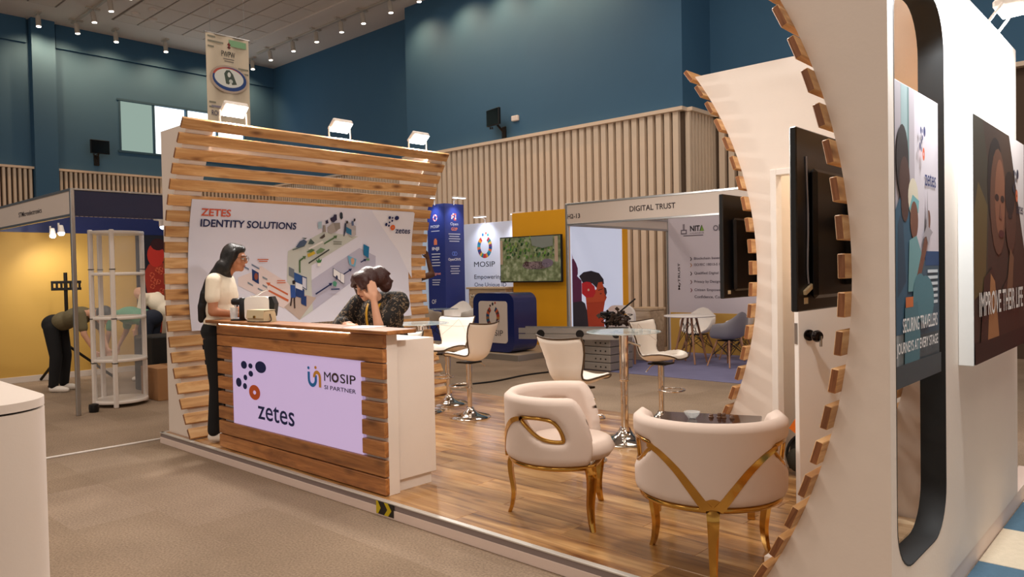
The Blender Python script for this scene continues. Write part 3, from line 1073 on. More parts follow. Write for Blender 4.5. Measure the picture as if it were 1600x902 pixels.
# ---------------------------------------------------------------- right-hand structure
# near arch: front rib, slats facing -X, outer wall with a rounded opening
XA, XO = -1.0, -.84
aw = thing('arch_wall', 'white arch wall with curved slatted edge and a rounded opening in its flat side', 'wall', (-.92, 3.0, .1))
me_a = end_cut(MB().cbox(-.03, 0, -1.4, 0, -.046, .046, .003).mesh('slat', 'slat_wood'))
def slats_neg(t_, xdeep, y0, me, ks=range(NS)):
    for k in ks:
        phi = 35.6 - 3.488 * k
        d, z = arc(phi)
        # face -X: mirror by turning half round Z; length then runs the other way
        o = link('slat', me, t_, (xdeep - d - t_.location.x, y0 - t_.location.y, z - t_.location.z))
        o.rotation_euler = (Matrix.Rotation(PI, 3, 'Z') @ Matrix.Rotation(R(phi), 3, 'Y')).to_euler('XYZ')
slats_neg(aw, XA, 2.862, me_a)
ra = rib_poly(XA, -1, XO - .1, .0305)
part(MB().ext(ra, lambda a, b_: (a, 2.925, b_), lambda a, b_: (a, 2.985, b_)), 'front_rib', 'white_paint', aw)
ra2 = rib_poly(XA, -1, XO - .1, .0305)
part(MB().ext(ra2, lambda a, b_: (a, 3.79, b_), lambda a, b_: (a, 3.84, b_)), 'inner_rib', 'white_paint', aw)
# outer wall with rounded hole (Y 2.995..3.715, z .33..2.60), quads from hole ring to frame
def rrect(y0, y1, z0, z1, r, n=8):
    P = []
    for cx, cz, a0 in ((y1 - r, z1 - r, 0), (y0 + r, z1 - r, 90), (y0 + r, z0 + r, 180), (y1 - r, z0 + r, 270)):
        for i in range(n + 1):
            a = R(a0 + 90 * i / n)
            P.append((cx + r * math.cos(a), cz + r * math.sin(a)))
    return P
hole = rrect(2.995, 3.715, .33, 2.62, .2)
ow = MB()
HZ = 2.775
def side(xx, flip):
    ring = []
    y0, y1, z0, z1 = 2.925, 5.42, .1, HZ
    yc, zc = (2.995 + 3.715) / 2, (.33 + 2.62) / 2
    o = len(ow.v)
    k = len(hole)
    for (a, b_) in hole: ow.v.append(Vector((xx, a, b_)))
    # frame corner fans
    corners = [(3.86, z1), (2.925, z1), (2.925, z0), (3.86, z0)]
    for (a, b_) in corners: ow.v.append(Vector((xx, a, b_)))
    q = k // 4
    for c in range(4):
        for i in range(q - 1):
            ow.f.append((o + c * q + i, o + c * q + i + 1, o + k + c)); ow.m.append(0)
        a, b_ = o + c * q + q - 1, o + ((c + 1) % 4) * q
        ow.f.append((a, b_, o + k + (c + 1) % 4, o + k + c)); ow.m.append(0)
    o2 = len(ow.v)
    for p in ((3.86, z0), (y1, z0), (y1, z1), (3.86, z1)): ow.v.append(Vector((xx, *p)))
    ow.f.append((o2, o2 + 1, o2 + 2, o2 + 3)); ow.m.append(0)
side(XO, 0)
side(XO - .1, 1)
def strip(pts):
    for (a, b_), (c, d) in zip(pts, pts[1:]):
        ow.add([(XO, a, b_), (XO, c, d), (XO - .1, c, d), (XO - .1, a, b_)], [(0, 1, 2, 3)])
strip([(2.925, .1), (2.925, HZ), (3.86, HZ), (5.42, HZ), (5.42, .1), (3.86, .1), (2.925, .1)])
part(ow, 'outer_panel', 'white_paint', aw)
rim = MB()
for i in range(len(hole)):
    (a, b_), (c, d) = hole[i], hole[(i + 1) % len(hole)]
    f = lambda a, b_, g: ((3.355 + (a - 3.355) * g), (1.475 + (b_ - 1.475) * (1 - (1 - g) * .3)))
    p = [(a, b_), (c, d)]
    q = [f(a, b_, .985), f(c, d, .985)]
    rim.add([(XO + .001, *p[0]), (XO + .001, *p[1]), (XO - .101, *p[1]), (XO - .101, *p[0]),
             (XO + .001, *q[0]), (XO + .001, *q[1]), (XO - .101, *q[1]), (XO - .101, *q[0])],
            [(0, 1, 2, 3), (7, 6, 5, 4), (0, 4, 5, 1), (2, 6, 7, 3)])
part(rim, 'opening_lining', 'black_matt', aw, smooth=40)
part(MB().box(-1.35, -.94, 2.985, 3.79, .1, .3), 'sill_box', 'white_paint', aw)
part(MB().cbox(-1.2, -.95, 3.0, 3.78, .3, .33, .004), 'sill', 'pale_wood', aw)

# far arch = front of the store room, with a door opening X -2.05..-1.33
YB2 = 4.78
XBD = -2.218
sr = thing('store_room', 'white store room with curved slatted side and an open doorway', 'wall', (-1.6, YB2, .1))
me_b = end_cut(MB().cbox(-.03, 0, -1.38, 0, -.046, .046, .003).mesh('slat', 'slat_wood'))
slats_neg(sr, XBD, 4.718, me_b)
prof = rib_poly(XBD, -1, -2.05, .0305)
front = MB()
front.ext(prof, lambda a, b_: (a, YB2, b_), lambda a, b_: (a, YB2 + .05, b_))
front.box(-2.05, -1.33, YB2, YB2 + .05, 2.12, 2.84).box(-1.33, -.94, YB2, YB2 + .05, .1, 2.84)
part(front, 'front_panel', 'white_paint', sr)
part(MB().ext(rib_poly(XBD, -1, -2.15, .0305), lambda a, b_: (a, 6.02, b_), lambda a, b_: (a, 6.07, b_)).box(-2.15, -.94, 6.02, 6.07, .1, 2.84), 'back_panel', 'white_paint', sr)
part(MB().box(-2.2, -2.15, YB2 + .05, 6.02, .1, 2.84), 'side_panel', 'white_paint', sr)
part(MB().box(-1.04, -1.0, 5.43, 6.02, .1, 2.84).box(-2.2, -.95, 5.0, 6.0, 2.8, 2.84), 'end_panel', 'white_paint', sr)
fr = MB()
fr.cbox(-2.085, -2.045, YB2 - .02, YB2 + .07, .1, 2.135, .003).cbox(-1.335, -1.295, YB2 - .02, YB2 + .07, .1, 2.135, .003).cbox(-2.045, -1.335, YB2 - .02, YB2 + .07, 2.095, 2.135, .003)
part(fr, 'door_frame', 'white_gloss', sr)
part(MB().cbox(-2.14, -1.2, 5.35, 5.95, 1.3, 1.33, .004), 'shelf', 'white_gloss', sr)
part(MB().box(-2.14, -1.2, 5.9, 5.95, .1, 1.3), 'shelf_back', mat('store_grey', '#8d8278', .7), sr)
stl = thing('store_fill_lamp', 'small round lamp added out of sight to brighten the store room', 'lamp', (-1.6, 5.4, 2.762))  # unseen lamp added to brighten the interior behind the doorway
part(MB().lathe([(0, .03), (.1, .03), (.1, 0), (0, 0)], n=24), 'housing', 'white_gloss', stl, False, 40)
part(MB().lathe([(0, 0), (.085, 0), (.085, -.006), (0, -.006)], n=24), 'diffuser', glow('store_fill_glow', '#ffe9c8', 6), stl, False, 40)
area('store_fill_light', (-1.6, 5.4, 2.75), .16, 9, (1, .84, .62))
# door leaf, hinged at (-1.34, 4.77), swung out towards the stand
dl = thing('door_leaf', 'white store room door standing ajar with a dark round knob', 'door', (-1.345, 4.755, .112), R(180 + 57.4))
dd = part(MB().cbox(0, .64, -.04, 0, 0, 1.98, .003), 'leaf', 'white_gloss', dl, False)
k = part(MB().lathe([(.032, 0), (.032, .012), (.014, .018), (.014, .045), (.03, .06), (.034, .08), (.026, .095), (.008, .1)], n=20), 'knob', mat('knob_dark', '#2a2422', .15, metal=.9), dl, False, 40)
k.location = (.575, 0, 1.0); k.rotation_euler = (R(-90), 0, 0)
k2 = part(MB().box(-.004, .004, .1, .115, -.02, .004).cyl((0, .107, -.02), (0, .107, -.055), .008, n=8), 'key', 'steel', dl, False)
k2.location = (.575, 0, 1.0)
part(MB().cbox(.638, .644, -.032, -.008, .95, 1.07, .001), 'latch_plate', 'steel', dl, False)
part(MB().cyl((-.004, -.02, .2), (-.004, -.02, .3), .01, n=10).cyl((-.004, -.02, 1.7), (-.004, -.02, 1.8), .01, n=10), 'hinge', 'steel', dl, False)

# poster hung in the opening
XQ = -.852
pq = thing('travel_poster', 'tall photo poster of an adult holding a child with a toy plane', 'poster', (XQ, 3.33, 1.04))
part(MB().cbox(XQ - .012, XQ, 3.0, 3.665, 1.035, 2.195, .002), 'board', mat('poster_lilac', '#c9c0c6', .4), pq)
P = Print((XQ, 3.0, 1.035), U, V_)
P.rect(0, 0, .3, 1.155, '#a99fa4').rect(.12, .62, .21, 1.155, '#8fa3a4').rect(.205, .5, .225, 1.155, '#5f7a78')
P.rect(.0, 0, .655, .3, '#4b5458').rect(.28, .18, .655, .48, '#3d5260').rect(.44, .46, .655, .52, '#20426a')
for i in range(6): P.rect(.47, .30 + .026 * i, .63, .313 + .026 * i, '#c6cdd2')
P.rect(0, 0, .15, .52, '#6f7678').rect(.03, .02, .06, .4, '#8b9092')
P.poly([(.0, .3), (.02, .66), (.1, .73), (.22, .68), (.28, .4), (.25, .2), (.02, .2)], '#35566a')
P.poly([(.05, .34), (.06, .62), (.12, .68), (.16, .4)], '#2c4354')
P.oval(.125, .86, .08, .14, '#2b1f1c').oval(.15, .78, .07, .1, '#4a3028').oval(.15, .7, .05, .07, '#4a3028')
P.oval(.26, .73, .07, .075, '#cfc4ae').poly([(.2, .68), (.25, .74), (.34, .72), (.33, .67)], '#6fa3a6').oval(.27, .64, .055, .075, '#6e4636')
P.poly([(.18, .36), (.2, .56), (.3, .58), (.38, .5), (.36, .36)], '#6a9396')
P.poly([(.27, .38), (.31, .36), (.44, .52), (.5, .62), (.47, .66), (.42, .58)], '#6e4636').oval(.48, .65, .025, .04, '#6e4636')
P.poly([(.38, .57), (.44, .62), (.46, .78), (.475, .62), (.54, .6), (.5, .58), (.47, .54), (.44, .58)], '#9a9296')
P.oval(.42, .32, .13, .1, '#4c7680').oval(.34, .34, .1, .09, '#4c7680').poly([(.12, .05), (.13, .3), (.3, .32), (.34, .18), (.32, .06)], '#486e78').rect(.14, .3, .24, .34, '#c06a3a')
P.rect(0, 0, .655, .085, '#42494c')
P.logo(.34, .82, .46, .42, dark='#232c60', org='#d0603c')
P.done(pq)
text('zetes', '#232c60', pq, (XQ, 3.445, 1.035 + .79), U, V_, .17, .055, .004)
text('SECURING TRAVELLERS', '#e8e4e2', pq, (XQ + .006, 3.1, 1.035 + .205), U, V_, .5, .055, .01)
text('JOURNEYS AT EVERY STAGE', '#e8e4e2', pq, (XQ + .006, 3.02, 1.035 + .115), U, V_, .585, .055, .01)

# light box on the outer panel
XB = -.777
lb = thing('light_box', 'white framed light box with a dark portrait photo and slogan', 'light box', (-.8, 4.55, 1.03))
part(MB().cbox(XO + .001, XB, 3.945, 5.24, 1.03, 2.185, .003), 'casing', mat('lightbox_white', '#e9ecec', .4), lb)
P = Print((XB, 3.945, 1.03), U, V_)
w = 1.295
P.rect(.004, .004, w, 1.151, '#3b2a20').poly([(.004, .35), (.3, .4), (.35, .9), (.2, 1.15), (.004, 1.15)], '#3a3428').poly([(.004, .3), (.25, .35), (.3, .75), (.1, .85), (.004, .7)], '#5a4a2a')
P.poly([(.85, 1.151), (w, 1.151), (w, .55)], '#c9bfbc')
P.oval(.5, .86, .2, .24, '#1f1613').oval(.56, .78, .2, .27, '#5a3a2a').oval(.6, .8, .13, .2, '#7a4e38').oval(.52, .8, .05, .018, '#2a1a14').oval(.66, .8, .05, .018, '#2a1a14').oval(.63, .62, .07, .02, '#4a2420').poly([(.6, .78), (.57, .7), (.64, .69)], '#6a4232')
P.oval(.88, .72, .15, .2, '#4a3024').oval(.86, .84, .14, .12, '#241a16').oval(.86, .72, .06, .014, '#241a16')
P.poly([(.1, .004), (.2, .4), (.4, .45), (.55, .3), (.8, .4), (1.05, .3), (1.2, .004)], '#3a241a').poly([(.28, .1), (.35, .42), (.45, .38), (.55, .1)], '#9a6a44').poly([(.72, .25), (.85, .55), (.95, .5), (.9, .25)], '#6a4a34')
P.rect(.004, .004, w, .1, '#2c1c14')
P.logo(.93, .72, .6, .62, dark='#2a2c3c', org='#c0603c')
P.done(lb)
text('zetes', '#2a2c3c', lb, (XB, 3.945 + 1.06, 1.03 + .745), U, V_, .2, .05, .008)
text('IMPROVE THEIR LIFE', '#d9d2cc', lb, (XB + .006, 3.945 + .08, 1.03 + .22), U, V_, 1.12, .115, .012)

# two televisions on the slats
def tv(name, x, y0, zb, L, H, label, side_=-1):
    t_ = thing(name, label, 'television', (x, y0 + L / 2, zb))
    part(MB().cbox(x - .018, x + .012, y0, y0 + L, zb, zb + H, .005), 'case', 'black_plastic', t_)
    part(MB().cbox(x + .012, x + .045, y0 + .12, y0 + L - .12, zb + .05, zb + H - .16, .015), 'back_housing', 'black_plastic', t_)
    part(MB().box(x - .0195, x - .018, y0 + .012, y0 + L - .012, zb + .014, zb + H - .012), 'screen', 'black_screen', t_)
    part(MB().box(x + .0125, x + .014, y0 + .06, y0 + .1, zb + .03, zb + .055), 'sticker', 'bag_beige', t_)
    for yy in (y0 + L * .38, y0 + L * .62):
        part(MB().cbox(x + .04, x + .07, yy - .02, yy + .02, zb + .1, zb + H - .15, .004).obox((x + .11, yy, zb + H * .5), (1, 0, 0), (0, 1, 0), (0, 0, 1), .06, .012, .03), 'wall_arm', 'dark_metal', t_)
    return t_
t2 = tv('television', -1.215, 3.0, 1.318, 1.25, .745, 'large black television hung on the slats in front of the open door')
part(MB().tube(smooth_path([(-1.2, 3.09, 1.95), (-1.198, 3.10, 1.7), (-1.198, 3.09, 1.5), (-1.198, 3.1, 1.43)]), .004, 6), 'cable', 'plastic_grey', t2, smooth=60)
part(MB().obox((-1.196, 3.1, 1.41), (0, 1, .35), (1, 0, 0), (0, -.35, 1), .05, .006, .009), 'plug', 'bag_beige', t2)
tv('television', -2.45, 4.8, 1.29, 1.25, .72, 'large black television hung on the store room slats facing the high table')
# ================================================================== COUNTER
ct = thing('reception_counter', 'wooden slatted reception counter with a backlit lilac front panel', 'counter', (-4.9, 3.0, .1))
CX0, CX1, CY = -6.0, -3.795, 2.914
core = part(MB().box(CX0 + .05, CX1 - .002, CY + .036, 3.03, .105, 1.125), 'core', 'white_paint', ct)
part(MB().cbox(CX1 - .03, CX1 + .002, CY + .03, 3.03, .1, 1.125, .002), 'end_panel', 'white_paint', ct)
# rear cabinet behind
part(MB().cbox(CX0 + .08, CX1 - .02, 3.03, 3.36, .175, 1.075, .003), 'rear_cabinet', 'white_paint', ct)
part(MB().box(CX0 + .1, CX1 - .04, 3.03, 3.33, .1, .175), 'plinth', 'white_paint', ct)
# worktop board
part(MB().cbox(CX0 - .14, CX1 + .09, CY - .03, 3.12, 1.127, 1.152, .004), 'top_board', 'counter_wood', ct)
# LED strip under the top board
part(MB().box(CX0 + .05, CX1 - .35, CY - .006, CY + .006, 1.121, 1.127), 'led_strip', glow('led_strip', '#fff4e6', 14), ct)
def cslat(x0, x1, z0, z1):
    me = MB().cbox(0, x1 - x0, 0, .035, 0, z1 - z0, .004).mesh('slat', 'counter_wood')
    link('slat', me, ct, (x0 - ct.location.x, CY - ct.location.y, z0 - ct.location.z))
cslat(CX0, CX1 + .002, 1.037, 1.122)
cslat(CX0, CX1 + .002, .945, 1.032)
cslat(CX0, CX1 + .002, .222, .326)
cslat(CX0, CX1 + .002, .107, .213)
for i in range(5):
    z = .84 - i * .1235
    cslat(CX0, CX0 + .235, z, z + .098)
    cslat(CX1 - .235, CX1 + .002, z, z + .098)
# backlit panel
pan = part(MB().cbox(CX0 + .235, CX1 - .235, CY + .01, CY + .036, .33, .943, .002), 'backlit_panel', mat('backlit_lilac', '#c3b0da', .4, emit=.48), ct)
ORG = (-5.75, CY + .01, .338)
UX, UZ = (1, 0, 0), (0, 0, 1)
P = Print(ORG, UX, UZ)
D = [(.175, .473, .047, .031), (.278, .472, .032, .02), (.433, .473, .081, .045), (.281, .411, .035, .023), (.195, .375, .029, .022), (.087, .328, .044, .036), (.186, .306, .031, .024)]
for x, y, a, b_ in D: P.oval(x, y, a, b_, '#1b2558', 28)
P.ring(.334, .27, .085, .058, .023, .016, ['#cf5f2c'], 28)
P.ring(1.145, .44, .058, .055, .03, .03, ['#2a78c0'], 12, 180, 360).rect(1.087, .44, 1.115, .49, '#2a78c0').rect(1.175, .44, 1.203, .47, '#2a78c0').oval(1.1, .517, .014, .011, '#2a78c0')
P.ring(1.205, .455, .05, .05, .022, .026, ['#d89a3c'], 12, 0, 180).rect(1.227, .39, 1.255, .455, '#d89a3c').oval(1.19, .525, .014, .011, '#d89a3c')
P.ring(1.425, .472, .042, .033, .022, .018, ['#3a2c34', '#5a3a34', '#2c3448', '#5a4434'], 20)
P.done(ct)
text('zetes', '#1b2558', ct, (ORG[0] + .377, ORG[1], ORG[2] + .071), UX, UZ, .52, .122, .006)
text('M', '#2c2026', ct, (ORG[0] + 1.29, ORG[1], ORG[2] + .441), UX, UZ, .08, .062, 0)
text('SIP', '#2c2026', ct, (ORG[0] + 1.48, ORG[1], ORG[2] + .441), UX, UZ, .175, .062, .006)
text('SI PARTNER', '#4a3e58', ct, (ORG[0] + 1.29, ORG[1], ORG[2] + .384), UX, UZ, .365, .028, .01)

# things on the counter
cm = thing('coffee_machine', 'white and black capsule coffee machine on the counter top', 'coffee machine', (-5.72, 3.05, 1.152), R(40))
part(MB().ext(rrect(-.01, .19, 0, .19, .035), lambda a, b_: (a, -.055, b_), lambda a, b_: (a, .055, b_)), 'body', 'plastic_white', cm, False, 50)
part(MB().cbox(-.06, -.008, -.05, .05, 0, .185, .01).cbox(-.13, -.03, -.045, .045, .125, .18, .015).cbox(-.13, -.03, -.05, .05, 0, .012, .004), 'brew_head', 'black_plastic', cm, False, 50)
part(MB().cyl((-.1, 0, .13), (-.1, 0, .11), .015, n=12), 'spout', 'chrome', cm, False, 50)
part(MB().ext([(.19, .02), (.22, .03), (.235, .13), (.21, .19), (.185, .19)], lambda a, b_: (a, -.045, b_), lambda a, b_: (a, .045, b_)), 'water_tank', 'black_plastic', cm, False)
part(MB().tube(smooth_path([(.02, 0, .192), (.07, 0, .2), (.12, 0, .23), (.16, 0, .245)]), .005, 8), 'lever', 'chrome', cm, False, 60)
cup = thing('drinking_glass', 'clear drinking glass below the coffee machine spout', 'glass', (-5.815, 2.975, 1.166))
part(MB().lathe([(.028, 0), (.034, .09), (.032, .09), (.026, .006)], n=20), 'cup', 'cup_glass', cup, False, 40)
hb = thing('handbag', 'small beige flap handbag on the counter beside the coffee machine', 'handbag', (-5.42, 3.0, 1.152), R(8))
part(MB().ext([(-.06, 0), (.06, 0), (.055, .06), (.045, .085), (-.045, .085), (-.055, .06)], lambda a, b_: (-.1, a, b_), lambda a, b_: (.1, a, b_)), 'body', 'bag_beige', hb, False)
part(MB().ext([(-.068, .03), (-.062, .03), (-.052, .088), (.05, .09), (.05, .094), (-.056, .094)], lambda a, b_: (-.104, a, b_), lambda a, b_: (.104, a, b_)), 'flap', 'bag_beige', hb, False)
part(MB().tube(smooth_path([(-.1, 0, .06), (-.13, 0, .03), (-.125, -.02, .007), (-.05, -.09, .007), (.06, -.1, .007), (.13, -.02, .008), (.1, 0, .06)]), .005, 8), 'strap', mat('strap_brown', '#4a3520', .5), hb, False, 60)
part(MB().cbox(-.015, .015, -.072, -.066, .03, .05, .003), 'clasp', 'gold', hb, False)
part(MB().cbox(-.105, .105, .0, .21, 0, .003, .0008), 'sheet', 'plastic_white', thing('paper_sheet', 'white paper sheet lying on the counter by the seated woman', 'paper', (-4.12, 2.93, 1.152), R(12)), False)

# ================================================================== FURNITURE
# ---- bar stool (faces +y locally)
PR = [(.215, .590), (.19, .6), (.12, .592), (.03, .572), (-.06, .562), (-.125, .572), (-.17, .61), (-.195, .67), (-.212, .74), (-.235, .82), (-.262, .915)]
prs = smooth_path([(0, y_, z_) for y_, z_ in PR], 6)
acc = [0]
for a, b_ in zip(prs, prs[1:]): acc.append(acc[-1] + (b_ - a).length)
LT = acc[-1]
def prof_at(s_):
    s_ = max(0, min(LT, s_))
    for i in range(len(acc) - 1):
        if s_ <= acc[i + 1]:
            k_ = (s_ - acc[i]) / (acc[i + 1] - acc[i] + 1e-9)
            p = prs[i].lerp(prs[i + 1], k_)
            d = (prs[min(i + 2, len(prs) - 1)] - prs[max(i - 1, 0)]).normalized()
            return p, d
    return prs[-1], (prs[-1] - prs[-2]).normalized()
WT = [(0, .10), (.015, .135), (.05, .178), (.11, .205), (.18, .212), (.25, .2), (.32, .172), (.38, .158), (.44, .165), (.52, .188), (.6, .212), (.68, .228), (.74, .225), (LT - .02, .2), (LT, .165)]
def seat_pt(u, s_):
    p, d = prof_at(s_)
    cur = lerp_tab([(0, .04), (.15, .055), (.3, .07), (.4, .085), (.55, .075), (LT, .05)], s_)
    q = (u / .2) ** 2 * cur          # sides curl forward / upward
    n = Vector((0, -d.z, d.y))
    n = -n if n.z < 0 and s_ < .3 else n
    return p + Vector((u, 0, 0)) + seat_n(0, s_) * q
def seat_n(u, s_):
    p, d = prof_at(s_)
    return Vector((0, d.z, -d.y)) if (d.z * 1 + -d.y * 1) > 0 else Vector((0, -d.z, d.y))
def seat_out():
    ss = [i * LT / 40 for i in range(41)]
    return [(lerp_tab(WT, s_), s_) for s_ in ss] + [(-lerp_tab(WT, s_), s_) for s_ in reversed(ss)]
def make_stool():
    r = thing('bar_stool', 'x', 'bar stool', (0, 0, 0))
    part(MB().lathe([(.0, .0), (.2, 0), (.203, .006), (.19, .018), (.13, .032), (.075, .05), (.045, .075), (.034, .1)], n=40), 'base', 'chrome', r, False, 40)
    part(MB().cyl((0, 0, .09), (0, 0, .4), .0235, n=20), 'lower_column', 'chrome', r, False, 40)
    part(MB().cyl((0, 0, .28), (0, 0, .54), .0285, n=20).lathe([(.034, .275), (.034, .29), (.0285, .292)], n=20), 'upper_column', 'chrome', r, False, 40)
    fr_ = [(0.03, 0, .3)] + [(.03 + .0, .0, .3)]
    loop = [(.03, .0, .3), (.1, .05, .3), (.12, .14, .3), (.07, .2, .3), (0, .215, .3), (-.07, .2, .3), (-.12, .14, .3), (-.1, .05, .3), (-.03, 0, .3)]
    part(MB().tube(smooth_path(loop, 5), .009, 10), 'footrest', 'chrome', r, False, 60)
    part(MB().cbox(-.09, .09, -.09, .09, .53, .545, .004), 'seat_plate', 'dark_metal', r, False)
    part(MB().tube(smooth_path([(.03, -.02, .535), (.13, -.03, .525), (.2, -.04, .48)]), .006, 8), 'lever', 'chrome', r, False, 60)
    out = seat_out()
    part(pillow(out, [], seat_pt, seat_n, .022, .012, .03, .022), 'seat_shell', 'leatherette', r, False, 80)
    rs_ = resample(out, .02)
    part(MB().tube([seat_pt(*q) - seat_n(*q) * .002 for q in rs_], .0075, 6, closed=True), 'piping', 'piping_brown', r, False, 60)
    st = MB()
    for s0, s1 in (((-.16, .52), (0, .7)), ((.16, .52), (0, .7)), ((-.19, .62), (.19, .62)), ((-.1, .1), (-.1, .34)), ((.1, .1), (.1, .34))):
        st.tube([seat_pt(s0[0] + (s1[0] - s0[0]) * i / 8, s0[1] + (s1[1] - s0[1]) * i / 8) + seat_n(0, s0[1] + (s1[1] - s0[1]) * i / 8) * .0215 for i in range(9)], .002, 5)
    part(st, 'stitching', mat('stitch', '#b9ab9a', .7), r, False)
    return r
def face(dx, dy): return math.atan2(dy, dx) - PI / 2
s0 = make_stool()
SG = 'white bar stools'
place(s0, (-5.26, 5.08, PZ), face(-1, -.12), 'white bar stool with brown piping turned away beside the counter end', SG)
place(copy_tree(s0), (-5.99, 5.47, PZ), face(.25, -1), 'white bar stool facing the room beside the wooden slat wall', SG)
place(copy_tree(s0), (-3.42, 4.42, PZ), face(.1, 1), 'white bar stool seen from behind between the tub chair and round glass table', SG)
place(copy_tree(s0), (-3.68, 6.0, PZ), face(.93, .05), 'white bar stool showing its stitched seat beyond the round glass table', SG)

# ---- glass high table
def make_table():
    r = thing('high_table', 'x', 'table', (0, 0, 0))
    part(MB().lathe([(0, 0), (.235, 0), (.238, .006), (.22, .02), (.14, .036), (.075, .06), (.05, .095), (.04, .12)], n=40), 'base', 'chrome', r, False, 40)
    part(MB().cyl((0, 0, .1), (0, 0, .52), .031, n=22), 'lower_post', 'chrome', r, False, 40)
    part(MB().cyl((0, 0, .5), (0, 0, .885), .038, n=22).lathe([(.038, .495), (.042, .5), (.042, .51), (.038, .512)], n=22), 'upper_post', 'chrome', r, False, 40)
    part(MB().lathe([(.0, .885), (.12, .885), (.12, .893), (0, .893)], n=24).cyl((0, 0, .87), (0, 0, .886), .06, n=20), 'top_flange', 'chrome', r, False, 40)
    part(MB().tube([(.03, 0, .84), (-.13, -.04, .78)], .009, 8), 'lever', 'chrome', r, False, 60)
    part(MB().lathe([(0, .893), (.298, .893), (.302, .898), (.298, .903), (0, .903)], n=56), 'glass_top', 'table_glass', r, False, 40)
    return r
tb = make_table()
place(tb, (-3.49, 5.124, PZ), R(200), 'round glass high table on a chrome column between two white bar stools')
place(copy_tree(tb), (-5.88, 4.99, PZ + .0), R(120), 'round glass high table on a chrome column beside the wooden slat wall')

# ---- tub chair (faces +y locally), padded horseshoe with leaf-shaped openings and gold inlay
RX, RY = .318, .30
TH = 128                # half sweep in degrees from the back
def shell_mid(s_, z_):  # s_ is arc length from back centre
    a = s_ / .31
    flare = 1 + .06 * (z_ - .34)
    return Vector((RX * flare * math.sin(a), -RY * flare * math.cos(a), z_))
def shell_nor(s_, z_):
    a = s_ / .31
    return Vector((math.sin(a), -math.cos(a), 0)).normalized()
SM = R(TH) * .31
def rim_z(s_):          # top line: level, rolling down at the arm fronts
    k_ = abs(s_) / SM
    return .725 if k_ < .8 else .725 - .22 * ((k_ - .8) / .2) ** 2.2
shell_o = []
n = 60
for i in range(n + 1):
    s_ = -SM + 2 * SM * i / n
    shell_o.append((s_, rim_z(s_)))
shell_o += [(SM + .004, .44), (SM - .004, .375)]
for i in range(1, n):
    s_ = SM - .01 - 2 * (SM - .01) * i / n
    shell_o.append((s_, .352))
shell_o += [(-SM + .004, .375), (-SM - .004, .44)]
leafR = smooth_loop([(.275, .6), (.335, .611), (.405, .612), (.468, .6), (.508, .56), (.528, .505), (.518, .49), (.455, .493), (.39, .512), (.33, .552)], 4)
leafL = [(-a, b_) for a, b_ in reversed(leafR)]
